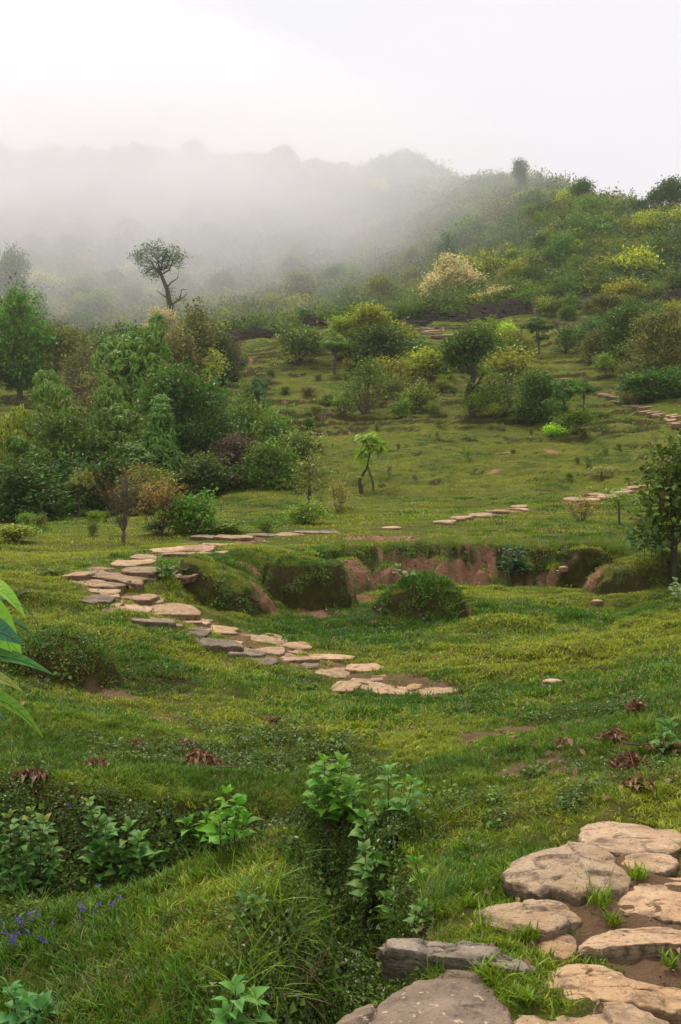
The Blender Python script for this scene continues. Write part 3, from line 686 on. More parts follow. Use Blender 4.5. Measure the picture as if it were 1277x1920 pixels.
# ------------------------------------------------------------------ turf
PR_NEAR = [tuft(1, 26, .045, .018, .042, .0050, 1.2, 3, 'grass_a'), tuft(2, 26, .05, .015, .040, .0050, 1.4, 3, 'grass_b'), tuft(3, 24, .045, .02, .055, .006, 1.1, 3, 'grass_c'),
           tuft(4, 12, .05, .02, .055, .0035, 1.6, 3, 'grass_dry'), tuft(5, 30, .05, .015, .035, .0055, 1.3, 3, 'grass_a')]
PR_MID = [tuft(11, 40, .085, .015, .045, .009, 1.3, 2, 'grass_a'), tuft(12, 40, .09, .013, .042, .009, 1.5, 2, 'grass_b'), tuft(13, 34, .08, .02, .055, .010, 1.2, 2, 'grass_c'),
          tuft(14, 16, .09, .02, .055, .006, 1.6, 2, 'grass_dry')]
PR_FAR = [tuft(21, 44, .17, .02, .06, .020, 1.2, 2, 'grass_a'), tuft(22, 44, .18, .018, .055, .020, 1.4, 2, 'grass_b'), tuft(23, 36, .16, .025, .075, .022, 1.1, 2, 'grass_c'),
          tuft(24, 20, .17, .025, .08, .014, 1.4, 2, 'grass_dry')]
def turf(n, y0, y1, protos, s0, s1, keep_soil=.35, pw=1.0, gmax=1.6):
    x, y = sample(n, y0, y1, pw)
    sl, gx, gy = slope(x, y)
    so, moss_shade, fo = masks(x, y, sl)
    k = (rng.uniform(0, 1, n) > so*1.25) & (rng.uniform(0, 1, n) > np.clip((np.where(y < 20, smooth_slope(x, y), sl)-np.where(y > 22, .45, .85))*1.1, 0, .85)) & ~in_stone(x, y, .9 if y0 > 7 else .985)
    # thin, trodden places on the path
    k &= rng.uniform(0, 1, n) < np.clip(1.05+1.1*fbm(x*.9, y*1.3, 51, 3), .35, 1)
    x, y, gx, gy, moss_shade, so = x[k], y[k], gx[k], gy[k], moss_shade[k], so[k]; n = len(x)
    z = ground(x, y)
    f = fbm(x*.5, y*.8, 52, 4)+.35*rng.normal(0, 1, n)*.6
    dry = (rng.uniform(0, 1, n) < .045+.14*ss(.1, .6, fbm(x*.7, y*1.1, 53, 3))+.25*so)
    vi = np.where(f > .12, 1, np.where(f < -.25, 2, 0)); vi = np.where(moss_shade > .6, np.where(rng.uniform(0, 1, n) < .6, 2, 0), vi); vi = np.where(dry, 3, vi)
    if len(protos) > 4: vi = np.where((vi == 0) & (rng.uniform(0, 1, n) < .5), 4, vi)
    s = rng.uniform(s0, s1, n)*np.clip(1+.5*fbm(x*.8, y*1.2, 54, 2), .6, 1.4)
    rot = align_rot(gx, gy, rng.uniform(0, 2*PI, n), .6)
    return np.stack([x, y, z], 1), rot, np.stack([s, s, s*rng.uniform(.7, 1.25, n)], 1), vi
scatter('grass', 'short trodden green turf covering the foreground between the stones', 'grass', PR_NEAR, *turf(34000, 1.8, 7.6, PR_NEAR, .75, 1.25))
scatter('grass', 'green hummocky turf below the red earth bank', 'grass', PR_MID, *turf(34000, 7.4, 15.4, PR_MID, .8, 1.4))
scatter('grass', 'smooth light green turf on the terrace and the slope above the bank', 'grass', PR_FAR, *turf(52000, 15.3, 84, PR_FAR, .55, 1.3))

# --- low broad-leaved ground cover on banks, ditch sides and hummocks
PH = [herb(31, 50, .07, .05, .021), herb(32, 70, .075, .06, .014), herb(33, 44, .07, .05, .016, 'herb_brown', False), herb(34, 14, .06, .07, .034, 'herb_light')]
def cover(n, y0, y1, s0, s1, bias=0.):
    x, y = sample(n, y0, y1)
    sl, gx, gy = slope(x, y); so, moss_shade, fo = masks(x, y, sl); nz = fbm(x*1.2, y*1.2, 61, 3)
    px = CX+F*x/y
    lb = (1-ss(.5, 1.2, np.hypot((x-wx(140, 8.8))/1.8, (y-9.2)/1.2)))
    d, par, s_ = segd(x, y, DITCH)
    w = ss(.5, .95, moss_shade+.35*nz)*(1-.8*so)+.20*ss(.1, .45, nz)*(y < 14)+bias
    w = w*np.where((y > 10) & (y < 15), .45, 1)*np.where((px > 690) & (y < 5), .3, 1)
    k = (rng.uniform(0, 1, n) < w) & ~in_stone(x, y, .98)
    x, y, gx, gy, lb, d = x[k], y[k], gx[k], gy[k], lb[k], d[k]; n = len(x); z = ground(x, y)
    brown = rng.uniform(0, 1, n) < np.where(d < .5, .06, .22)+.5*lb
    vi = np.where(brown, 2, np.where(rng.uniform(0, 1, n) < .12, 3, rng.integers(0, 2, n))); s = rng.uniform(s0, s1, n)
    return np.stack([x, y, z], 1), align_rot(gx, gy, rng.uniform(0, 2*PI, n), .9), np.stack([s]*3, 1), vi
scatter('ground_cover', 'low round-leaved herbs on the ditch sides and the near bank', 'plants', PH, *cover(40000, 2.0, 7.5, .7, 1.2))
scatter('ground_cover', 'mossy herbs and rusty creepers on the banks and mounds', 'plants', PH, *cover(27000, 7.5, 17, .7, 1.25))
scatter('ground_cover', 'scrubby herbs on the steep little risers of the cattle terraces', 'plants', PH, *cover(18000, 17, 84, 1.6, 3.6))

# --- rank grass hanging over the edges of ditch and stones
PL = [tuft(41, 22, .05, .09, .20, .006, 1.3, 4, 'grass_a'), tuft(42, 18, .06, .10, .26, .005, 1.5, 4, 'grass_c'), tuft(43, 14, .06, .08, .24, .0035, 1.7, 4, 'grass_dry')]
x, y = sample(10500, 2.2, 6.5); d, par, s_ = segd(x, y, DITCH); px = CX+F*x/y
k = (rng.uniform(0, 1, len(x)) < .8*np.exp(-((d-.28)/.12)**2)*np.where(par > 5.0, .35, .0)+.012+.3*((px < 700) & (y < 3.9) & (px > 480)))
in_a = in_stone(x, y, 1.0); k &= ~in_a
edge = in_stone(x, y, 1.16) & ~in_a & (rng.uniform(0, 1, len(x)) < .16); k |= edge
x, y = x[k], y[k]; sl, gx, gy = slope(x, y); n = len(x); s = rng.uniform(.45, 1.0, n)*np.where(edge[k], .62, 1)
x2, y2 = sample(60000, 14.6, 16.6); px2 = CX+F*x2/y2; s2 = smooth_slope(x2, y2); k2 = (s2 > .35) & (s2 < .9) & (y2 > 15.0) & (px2 > 540) & (px2 < 1190) & (rng.uniform(0, 1, len(x2)) < .22)
x2, y2 = x2[k2], y2[k2]; _, g1, g2 = slope(x2, y2); n2_ = len(x2); s2 = rng.uniform(.5, 1.1, n2_)
scatter('overhanging_grass', 'ragged grass hanging over the lip of the red bank', 'grass', PL, np.stack([x2, y2, ground(x2, y2)], 1), align_rot(g1, g2, rng.uniform(0, 6.28, n2_), 1.3), np.stack([s2]*3, 1), rng.choice([0, 0, 1, 2], n2_))
scatter('long_grass', 'longer arching grass blades over the ditch edges and between the slabs', 'grass', PL, np.stack([x, y, ground(x, y)], 1), align_rot(gx, gy, rng.uniform(0, 6.28, n), .5), np.stack([s]*3, 1), rng.choice([0, 1, 1, 2], n))

# individual leafy grass tufts that stand between the slabs
def blade_tuft(px, py, wpx, lab, seed, hk=.55):
    X, Y, Z = hit(px, py); r = wpx*Y/F/2
    me = tuft(seed, 46, r*.55, r*.6, r*1.5*hk+.03, .009, 1.2, 4, 'grass_a'); o = obj('grass_tuft', me, loc=(X, Y, Z+.01), label=lab, category='grass tuft', group='grass tufts between the slabs')
for i, (a, b, w, lab) in enumerate([(1120,1702,85,'lush green grass tuft in front of the craggy rock'), (1195,1652,60,'green grass tuft between the oval stone and the broad slab'), (995,1760,60,'grass tuft below the layered brown slab'),
      (925,1842,95,'wide grass tuft between the grey crosswise slab and the ochre slab'), (1255,1815,55,'small grass tuft at the right edge under the thick step'), (790,1812,50,'grass tuft under the left end of the grey crosswise slab'),
      (1150,1735,50,'thin grass tuft on the mud above the thick-edged step'), (880,1700,45,'grass tuft left of the layered brown slab'), (700,1800,60,'tall green blades at the left tip of the grey slab'), (985,1885,60,'small grass tuft above the lowest slab')]):
    blade_tuft(a, b, w, lab, 600+i)

# clods, crumbs and small stones on bare earth
def clod(seed):
    r = np.random.default_rng(seed); d = nrm(r.normal(0, 1, (14, 3))); import bmesh
    bm = bmesh.new()
    for v in d*np.array([1, .8, .6])*r.uniform(.75, 1.1, (14, 1)): bm.verts.new(v*.02)
    bmesh.ops.convex_hull(bm, input=bm.verts); me = bpy.data.meshes.new('clod'); bm.to_mesh(me); bm.free(); me.materials.append(M['clod'] if seed % 3 else M['stone']); return me
def clod_material():
    m, t = newmat('earth_clod'); q = NT(t); oi = q.n('ShaderNodeObjectInfo'); c = q.mix(oi.outputs['Random'], (.13, .06, .035), (.36, .20, .12))
    p = q.n('ShaderNodeBsdfPrincipled'); p.inputs['Roughness'].default_value = .95; q.l(c, p.inputs['Base Color']); o = q.n('ShaderNodeOutputMaterial'); q.l(p.outputs[0], o.inputs['Surface']); return m
M['clod'] = clod_material(); PC = [clod(k) for k in range(1, 7)]
x, y = sample(75000, 2.4, 16.5); so2, mo2, fo2 = masks(x, y); k = (rng.uniform(0, 1, len(x)) < np.clip(so2-.25, 0, 1)*.9) & ~in_stone(x, y, 1.0); x, y = x[k], y[k]; n = len(x)
s_ = rng.uniform(.15, 1., n)**2.2*np.interp(y, [3, 8, 16], [.7, 1.1, 2.0])
scatter('earth_clods', 'crumbs of red earth and small stones on the bare patches and the bank', 'soil crumbs', PC, np.stack([x, y, ground(x, y)], 1), rng.uniform(0, 6.28, (n, 3)), np.stack([s_]*3, 1), rng.integers(0, 6, n))

# ------------------------------------------------------------------ fallen leaves
def dead_leaf_mesh(n, spread, size, seed, pile=0.):
    r = np.random.default_rng(seed); mb = MB()
    a = r.uniform(0, 2*PI, n); q = spread*np.minimum(np.abs(r.normal(0, .48, n)), r.uniform(.7, .9, n))
    P = np.stack([q*np.cos(a), q*np.sin(a)*.7, .012+pile*np.exp(-(q/spread*1.6)**2)*r.uniform(.2, 1, n)], 1)
    D = nrm(np.stack([r.normal(0, 1, n), r.normal(0, 1, n), r.normal(0, .3, n)], 1)); N = nrm(np.stack([r.normal(0, .5, n), r.normal(0, .5, n), np.ones(n)], 1))
    prof = [(0, .02), (.15, .25), (.35, .5), (.6, .48), (.82, .28), (1, .02)]
    leaves_fine(mb, P, D, N, size*r.uniform(.6, 1.3, n), size*.5*r.uniform(.7, 1.2, n), prof, r.choice([-.5, .3, .6]), .9, .35, seed)
    return mb.mesh('dead_leaves', [M['dead']])
for i, (px, py, w, n, pile, lab) in enumerate([
   (375,1440,95,170,.06,'thick heap of curled red-brown dead leaves on the upper lawn'), (350,1408,60,60,.02,'scatter of dead leaves just behind the thick heap'), (250,1405,60,46,.02,'loose patch of dead leaves left of the heap'),
   (180,1436,50,26,.01,'thin patch of dead leaves between two larger patches on the left'), (60,1460,60,30,.01,'thin brown leaf patch near the left edge of the lawn'),
   (1195,1338,36,50,.03,'small brown leaf heap high on the right lawn'), (1150,1388,60,60,.03,'pale curled leaf heap on the right lawn'), (1180,1450,80,90,.04,'broad pile of curled leaves above the flagstones'),
   (1060,1400,36,24,.01,'few brown leaves left of the pale curled heap'), (1200,1480,60,40,.02,'dark leaf scatter nearest the top flagstone'), (1245,1410,50,36,.02,'leaves and twigs at the right edge of the lawn'),
   (700,1175,26,20,.01,'tiny brown leaf patch right of the diagonal steps'), (515,1358,30,12,.0,'few dead leaves above the nettle plants')]):
    X, Y, Z = hit(px, py); sp = w/2*Y/F*1.15
    obj('leaf_pile', dead_leaf_mesh(int(n*1.6)+8, sp*.92, .050 if Y < 8 else .045, 700+i, pile*1.6), loc=(X, Y, Z), label=lab, category='leaf pile', group='piles of dead leaves on the lawn')
PD = [dead_leaf_mesh(1, .001, .05, 720+k) for k in range(5)]
x, y = sample(6000, 2.8, 14); w = ss(-.1, .5, fbm(x*.6, y*.6, 71, 3))*ss(-.2, .4, (CX+F*x/y-600)/800)+.07+.9*np.exp(-((CX+F*x/y-1190)/110)**2-((y-6.2)/1.3)**2)
k = (rng.uniform(0, 1, len(x)) < w*.6); x, y = x[k], y[k]; n = len(x); s = rng.uniform(.5, 1.1, n)
scatter('leaf_litter', 'single small brown leaves strewn over the turf', 'leaf litter', PD, np.stack([x, y, ground(x, y)+.012], 1), np.stack([rng.normal(0, .4, n), rng.normal(0, .4, n), rng.uniform(0, 6.28, n)], 1), np.stack([s]*3, 1), rng.integers(0, 5, n))
def twig(px, py, lpx, ang, lab, seed):
    X, Y, Z = hit(px, py); L = lpx*Y/F; r = random.Random(seed); mb = MB(); pts = []
    for k in range(8):
        t = k/7; pts.append((L*(t-.5)*math.cos(ang)+r.uniform(-.012, .012), L*(t-.5)*math.sin(ang)+r.uniform(-.012, .012), .02+r.uniform(0, .02)))
    tube(mb, pts, np.linspace(.007, .002, 8), 5)
    for k in (2, 4, 5):
        b = np.array(pts[k]); tube(mb, [b, b+np.array([r.uniform(-.05, .05), r.uniform(-.05, .05), .03])], [.003, .001], 4)
    obj('twig', mb.mesh('twig', [M['bark_brown']]), loc=(X, Y, Z), label=lab, category='twig')
twig(1225, 1410, 110, .1, 'long pale bent twig lying beside the curled leaves', 1); twig(1240, 1345, 60, 1.2, 'short thin twig near the right edge of the lawn', 2)
twig(428, 1452, 50, -.5, 'short twig sticking out of the thick leaf heap', 3); twig(240, 1675, 130, -.35, 'fallen thin branch between the two big nettle clumps', 4); twig(1130, 1262, 30, -.9, 'pale stick in the grass right of the lone stone', 5)

# ------------------------------------------------------------------ nettle-like plants
def nettle(base, stems, seed, label, leafL=.085, color=(.16, .30, .045), group='broad-leaved herb plants by the ditch'):
    """stems = [(dx, dy, height, lean x, lean y)]"""
    r = np.random.default_rng(seed); root = empty('leafy_herb', base, label=label, category='plant', group=group)
    for (dx, dy, H, lx, ly) in stems:
        mb = MB(); n = max(5, int(H/.026)); t = np.linspace(0, 1, 9)
        path = np.stack([dx+lx*t**1.5+.008*np.sin(t*7+seed), dy+ly*t**1.5, H*t-.03], 1); tube(mb, path, np.linspace(.0045, .0016, 9), 5)
        o = obj('stem', mb.mesh('stem', [M['stem_purple']], True), root)
        lb = MB(); P = []; D = []; N = []; L = []
        for k in range(n):
            tt = .22+.78*(k+.5)/n; c = np.array([np.interp(tt, t, path[:, i]) for i in range(3)])
            yaw = (k % 2)*PI/2+r.normal(0, .35)+seed; top = k >= n-2
            for sgn in ((0, 1, 2, 3) if k == n-1 else (0, 1)):
                a = yaw+(sgn*PI if k < n-1 else sgn*PI/2)+r.normal(0, .2); el = r.uniform(.05, .5)+(.55 if k == n-1 else 0)
                if r.random() < .10 and not top: continue
                d = np.array([math.cos(a)*math.cos(el), math.sin(a)*math.cos(el), math.sin(el)]); pet = .022*(1.2-.6*tt)
                P.append(c+d*pet); D.append(d); N.append(np.array([r.normal(0, .25), r.normal(0, .25)-.25, 1.])); L.append(leafL*r.uniform(.5, .95)*(.5+.42*math.sin(tt*PI*.8)))
                if k == n-1 and r.random() < .5: L[-1] *= .7
                mb2 = None
        L = np.array(L)
        prof = [(0, .05), (.06, .27), (.16, .44), (.28, .50), (.42, .47), (.56, .40), (.70, .29), (.84, .15), (1, .005)]
        leaves_fine(lb, np.array(P), np.array(D), np.array(N), L, L*.62, prof, .22, .22, .05, seed)
        fo = obj('foliage', lb.mesh('foliage', [M['nettle']], True), o); fo.color = (*color, 1)
    return root
def nettle_px(px, py_base, stems_px, label, seed, leafpx=44, color=(.13, .30, .022)):
    """stems_px = [(px of the tip, py of the tip, px of the foot offset)]"""
    X, Y, Z = hit(px, py_base); st = []
    r = random.Random(seed)
    for (tx, ty) in stems_px:
        H = (py_base-ty)*Y/F; dx = (tx-px)*Y/F
        st.append((dx*.55, r.uniform(-.06, .06), H, dx*.45, r.uniform(-.04, .02)))
    return nettle((X, Y, Z), st, seed, label, leafpx*Y/F, color)
nettle_px(625, 1570, [(605,1432),(640,1440),(590,1465),(625,1458),(655,1470),(670,1490)], 'tall bright green leafy herb at the head of the ditch, tallest of its kind', 1, 44)
nettle_px(745, 1540, [(725,1448),(768,1450)], 'two-stemmed leafy herb on the grass right of the tallest one', 2, 40, (.13, .28, .05))
nettle_px(700, 1580, [(682,1520),(716,1505),(735,1512)], 'spreading leafy herb at the ditch corner below the two-stemmed one', 3, 40, (.13, .27, .04))
nettle_px(692, 1712, [(686,1585),(705,1600)], 'upright leafy herb with a withered brown foot, standing in the gully', 4, 46, (.13, .27, .05))
nettle_px(787, 1668, [(785,1605)], 'small single-stemmed seedling on the right turf hummock', 5, 30)
nettle_px(738, 1735, [(733,1685),(745,1668)], 'low leafy seedling left of the round bushy one above the grey slab', 6, 34, (.14, .27, .05))
nettle_px(790, 1745, [(775,1690),(800,1696),(790,1682)], 'round bushy seedling just above the grey crosswise slab', 7, 30, (.15, .28, .06))
nettle_px(440, 1590, [(425,1472),(448,1490),(410,1510),(455,1525)], 'leafy herb on the dark bank between the heap and the mound', 8, 44)
nettle_px(378, 1592, [(350,1545),(392,1532),(405,1545)], 'lower leafy herb touching the left side of the bank herb', 9, 38)
nettle_px(205, 1660, [(170,1500),(200,1540),(240,1552),(265,1570),(180,1590),(225,1600),(285,1610),(250,1620)], 'large leafy clump in the ditch with a tall stem at its left', 10, 42, (.12, .25, .045))
nettle_px(45, 1700, [(20,1530),(55,1525),(85,1540),(10,1570),(100,1580),(60,1600),(30,1610),(80,1630)], 'large leafy clump at the left edge of the ditch', 11, 38, (.12, .24, .05))
nettle_px(478, 1725, [(465,1682),(492,1680)], 'small pale herb on the side of the near mound', 12, 36, (.14, .25, .06))
nettle_px(545, 1680, [(548,1662)], 'tiny single sprig on the shaded right side of the mound', 13, 26, (.10, .22, .04))
nettle_px(445, 1935, [(440,1835),(460,1880),(425,1890)], 'broad-leaved herb at the bottom edge below the mound', 14, 64, (.15, .33, .07))
nettle_px(50, 1940, [(10,1845),(50,1862),(70,1880),(30,1890),(85,1900)], 'broad-leaved herb in the bottom left corner', 15, 56, (.11, .27, .07))
nettle_px(310, 1092, [(300,1052),(325,1056),(312,1062)], 'bright leafy herb growing at the right side of the upper steps', 16, 22, (.12, .24, .04))
nettle_px(965, 1095, [(950,1042),(975,1046),(965,1062),(940,1070),(985,1078)], 'bluish green leafy herb growing on the foot of the red bank', 17, 20, (.06, .16, .06))
nettle_px(765, 1085, [(745,1062),(770,1070)], 'pale herb on the slope left of the bare red streak', 18, 20, (.20, .28, .09))
nettle_px(1245, 1420, [(1255,1352),(1240,1362)], 'leafy herb at the right edge of the lawn above the leaf piles', 19, 34, (.13, .26, .05))
nettle_px(525, 1845, [(520,1800),(540,1806)], 'small dim herb low on the shaded side of the mound', 20, 24, (.08, .18, .03))

# ferns by the steps
def fern(px, py, wpx, label, seed, color=(.16, .26, .03), n=7):
    X, Y, Z = hit(px, py); R = wpx*Y/F/2; r = np.random.default_rng(seed); root = empty('fern', (X, Y, Z), label=label, category='fern', group='ferns by the stone steps')
    mb = MB(); sm = MB()
    for k in range(n):
        a = k*2*PI/n+r.normal(0, .3); el = r.uniform(.5, 1.1); L = R*r.uniform(.8, 1.3); t = np.linspace(0, 1, 14)
        d = np.array([math.cos(a), math.sin(a)]); path = np.stack([d[0]*L*t*math.cos(el*.6), d[1]*L*t*math.cos(el*.6), L*(math.sin(el)*t-.6*t*t)], 1)
        tube(sm, path[::2], np.linspace(.004, .001, 7)*max(1, R/.15), 4)
        s = np.array([-d[1], d[0], 0]); w = L*.26*np.sin(np.clip(t*1.05+.12, 0, 1)*PI)**.7
        for sg in (-1, 1):
            P = path[1:]; D = np.tile(s*sg, (13, 1))+np.array([d[0], d[1], 0])*.35
            leaves4(mb, P, D, np.tile([0, 0, 1.], (13, 1)), w[1:], np.full(13, L*.075), .2, .05)
    obj('stem', sm.mesh('stem', [M['bark_brown']]), root); f = obj('fronds', mb.mesh('fronds', [M['nettle']]), root); f.color = (*color, 1)
fern(575, 1290, 60, 'bright yellow-green fern hanging from the steps', 1); fern(350, 1195, 44, 'small fern beside the dark grey step stones', 2, (.15, .26, .03)); fern(100, 1075, 80, 'feathery fern on the lawn left of the upper steps', 3, (.13, .2, .04))
fern(240, 1098, 36, 'small fern between slabs of the upper steps', 4, (.10, .2, .03)); fern(345, 1075, 30, 'tiny fern under the overhang beside the upper steps', 5); fern(70, 985, 60, 'yellowish fern under the dark left bush', 6, (.16, .2, .03)); fern(30, 1120, 80, 'pale fern at the left edge near the big leaves', 7, (.13, .2, .05))

# purple wildflowers
fr = np.random.default_rng(5); FL = []
for (a, b, n, sx, sy) in [(60,1770,14,70,34), (180,1745,6,50,30), (160,1690,4,40,20), (120,1560,4,25,30), (200,1720,3,20,10), (150,1570,2,8,8), (20,1790,6,20,10)]:
    for k in range(n): FL.append((a+fr.normal(0, sx*.5), b+fr.normal(0, sy*.5)))
FL += [(700,1172),(790,1178),(1018,1220),(1120,1180),(640,1218),(920,1226)]
fm = []
for k in range(3):
    sm, pm = MB(), MB(); h = .07+.02*k; tube(sm, [(0, 0, 0), (.004, .002, h*.6), (0, .003, h)], [.0018, .0015, .001], 4)
    n = 7; a = fr.uniform(0, 6.28, n); P = np.stack([.006*np.cos(a), .006*np.sin(a), h+fr.uniform(-.02, .006, n)], 1); D = np.stack([np.cos(a), np.sin(a), fr.uniform(-.2, .8, n)], 1)
    leaves4(pm, P, D, np.tile([0, 0, 1.], (n, 1)), np.full(n, .010), np.full(n, .009), .2, .2); fm.append((sm.mesh('stem', [M['grass_c']]), pm.mesh('petals', [M['purple']])))
for i, (a, b) in enumerate(FL):
    X, Y, Z = hit(a, b); s = .75 if Y < 7 else 1.5
    lab = 'small purple wildflower in the dark grass left of the near mound' if i < 39 else ['purple flower speck in the turf below the red bank'][0]
    e = empty('wildflower', (X, Y, Z), float(fr.uniform(0, 6)), (s, s, s), label=lab, category='flower', group='purple wildflowers in the near grass' if i < 39 else 'purple flower specks in the middle turf')
    obj('stem', fm[i % 3][0], e); obj('petals', fm[i % 3][1], e)

# the young tree at the left edge whose big leaves reach into the picture
root = empty('broadleaf_sapling', (-.74, 1.55, G(-.74, 1.55)), label='young tree at the left edge with big glossy leaves close to the lens', category='sapling')
mb = MB(); H0 = root.location.z; tube(mb, [(0, 0, -.05), (.02, 0, .5), (-.01, .02, .9), (.02, .02, 1.2), (.03, .0, 1.42-H0)], [.014, .012, .010, .008, .006], 8); obj('stem', mb.mesh('stem', [M['bark_brown']], True), root)
def big_leaf(px, py, Y, dpx, dpy, dY, wid, N, color, seed, droop=.2):
    a = np.array([wx(px, Y), Y, CAMZ+Y*(CY-py)/F]); Y2 = Y+dY; b = np.array([wx(px+dpx, Y2), Y2, CAMZ+Y2*(CY-py-dpy)/F]); D = b-a; L = np.linalg.norm(D)
    mb = MB(); t = np.linspace(0, 1, 17); prof = [(x, float(.5*math.sin(PI*min(1, x**.8*1.0))**.85*(1-.25*x)+.004)) for x in t]
    loc = np.array(root.location)
    leaves_fine(mb, (a-loc)[None], D[None], np.array(N, float)[None], [L], [wid], prof, droop, .25, .035, seed)
    mb.n = mb.n; st = np.array([.03, 0, np.clip(a[2]-loc[2]-.05, .3, 1.4)]); 
    tube(mb, [st, (st+(a-loc))/2+np.array([0, 0, .02]), a-loc], [.004, .003, .0022], 5)
    o = obj('leaf', mb.mesh('leaf', [M['nettle']], True), root); o.color = (*color, 1)
    Dn = nrm(D); S_ = nrm(np.cross(Dn, np.array(N, float))); U_ = np.cross(S_, Dn); vb = MB(); tt = np.linspace(.01, .96, 12)[:, None]
    tube(vb, (a-loc)+D*tt+U_*(L*(.12*np.sin(tt*PI)-droop*tt*tt)+.0012), np.linspace(.0016, .0006, 12), 5)
    for u in np.arange(.14, .86, .09):
        for sg in (-1, 1):
            hw = .5*math.sin(PI*min(1, (u+.10)**.8))**.85*(1-.25*u)*wid*.85; c0 = (a-loc)+D*u+U_*(L*(.12*math.sin(u*PI)-droop*u*u)+.0008); u2 = u+.10; c1 = (a-loc)+D*u2+U_*(L*(.12*math.sin(u2*PI)-droop*u2*u2)+.0012+hw*.25)+S_*sg*hw
            tube(vb, [c0, c1], [.0006, .0003], 4)
    v_ = obj('veins', vb.mesh('veins', [M['nettle']]), o); v_.color = (min(1, color[0]*1.7), color[1]*1.35, color[2]*1.6, 1)
for k, v in enumerate([(-110,1135,1.45,160,75,.02,.085,(.1,-.8,.6),(.20,.40,.03)), (-60,1090,1.5,115,48,.0,.05,(.2,-.5,.9),(.22,.40,.05)), (-20,1125,1.56,102,30,.05,.035,(0,-.4,1),(.05,.14,.07)),
                       (-60,1175,1.42,104,22,.0,.05,(-.1,-.8,.5),(.05,.15,.07)), (-20,1165,1.55,104,30,.05,.045,(0,-.6,1),(.06,.15,.04)), (-90,1245,1.45,188,-8,.02,.042,(0,-.75,.8),(.06,.17,.03)),
                       (-80,1272,1.5,122,4,.0,.040,(.2,-.5,.9),(.24,.28,.06)), (-70,1300,1.42,162,58,.02,.040,(.2,-.6,.9),(.12,.24,.02)), (-60,1322,1.55,76,22,.0,.03,(0,-.5,1),(.05,.15,.07))]):
    big_leaf(*v[:6], v[6]*(.85 if k else 1.1), (v[7][0], v[7][1]*.6, v[7][2]), v[8], k)

# ------------------------------------------------------------------ trees and bushes
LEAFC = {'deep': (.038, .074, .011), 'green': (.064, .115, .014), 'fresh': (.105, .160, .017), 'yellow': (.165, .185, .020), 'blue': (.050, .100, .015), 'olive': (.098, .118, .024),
         'brown': (.090, .088, .028), 'purple': (.085, .055, .036), 'hazy': (.05, .10, .03), 'leafy': (.076, .128, .016), 'lime': (.24, .34, .03), 'tan': (.17, .15, .045)}
def foliage(mb, blobs, n, L, Wd, per, style, seed, inner=.55):
    r = np.random.default_rng(seed); bl = np.array(blobs, float); vol = np.prod(bl[:, 3:], axis=1)**.66; pr = vol/vol.sum()
    b = bl[r.choice(len(bl), n, p=pr)]; d = nrm(r.normal(0, 1, (n, 3))); d[:, 2] = np.where(d[:, 2] < -.35, -d[:, 2]*.6, d[:, 2]); d = nrm(d)
    q = (inner+(1.05-inner)*r.uniform(0, 1, n)**.6)*(1+.18*np.sin(d[:, 0]*7+seed)*np.sin(d[:, 1]*6+d[:, 2]*5))
    q = q*np.where(r.uniform(0, 1, n) < .05, r.uniform(1.05, 1.18, n), 1)
    C = b[:, :3]+d*b[:, 3:]*q[:, None]
    up = np.array([0, 0, 1.])
    if style == 'small':
        per_n = per; P = np.repeat(C, per_n, 0)+r.normal(0, L*1.1, (n*per_n, 3)); D = nrm(np.repeat(d, per_n, 0)+r.normal(0, .8, (n*per_n, 3)))
        N = nrm(up+np.repeat(d, per_n, 0)*.6+r.normal(0, .45, (n*per_n, 3)))
        l = L*r.uniform(.6, 1.25, n*per_n); leaves4(mb, P, D, N, l, l*Wd, .12, .1)
    else:
        ax = nrm(d+up*.55); a = nrm(np.cross(ax, r.normal(0, 1, (n, 3)))); c = np.cross(ax, a)
        th = (np.arange(per)*2*PI/per)[None]+r.uniform(0, 6.28, (n, 1))+r.normal(0, .2, (n, per))
        fl = r.uniform(-.35, .55, (n, per, 1)) if style == 'whorl' else r.uniform(-.9, .1, (n, per, 1))
        D = np.cos(th)[..., None]*a[:, None]+np.sin(th)[..., None]*c[:, None]+ax[:, None]*fl
        if style == 'droop': D = D-up*.35
        D = D.reshape(-1, 3); N = np.repeat(ax, per, 0); P = np.repeat(C, per, 0)+D*L*.08
        l = L*r.uniform(.7, 1.2, len(P)); leaves4(mb, P, D, N, l, l*Wd, .40 if style == 'droop' else .2, .12)
    return C
def limbs(mb, base, blobs, rad, seed, gn=.1, k=5, bend=.2, sub=3):
    r = np.random.default_rng(seed)
    for b in blobs:
        c = np.array(b[:3], float); n = 6; t = np.linspace(0, 1, n)[:, None]; p = np.array(base)+(c-np.array(base))*t+r.normal(0, gn, (n, 3))*(t*(1-t)*3); p[:, :2] = p[:, :2]-(c[:2]-np.array(base)[:2])*(bend*np.sin(t*PI))
        tube(mb, p, np.linspace(rad, rad*.25, n), k)
        for s in range(sub):
            e = c+nrm(r.normal(0, 1, 3))*np.array(b[3:])*.9; e[2] = max(e[2], c[2]-b[5]*.3); tube(mb, [p[3], (p[3]+e)/2+r.normal(0, gn*.5, 3), e], [rad*.35, rad*.22, rad*.08], 4)
def egg(cx, cy, cz, rx, rz, n, seed, br=.45):
    """clumps filling an egg"""
    r = np.random.default_rng(seed); out = [(cx, cy, cz, rx*.6, rx*.6, rz*.68)]
    for k in range(n):
        d = nrm(r.normal(0, 1, 3))*r.uniform(.85, 1.16); s = br*r.uniform(.5, 1.25)
        out.append((cx+d[0]*rx*(1-s*.75), cy+d[1]*rx*(1-s*.75), cz+d[2]*rz*(1-s*.7), rx*s, rx*s, rx*s*.8))
    return out
PROTO = {}; LK = 2.15
def proto(key, f):
    if key not in PROTO: PROTO[key] = f()
    return PROTO[key]
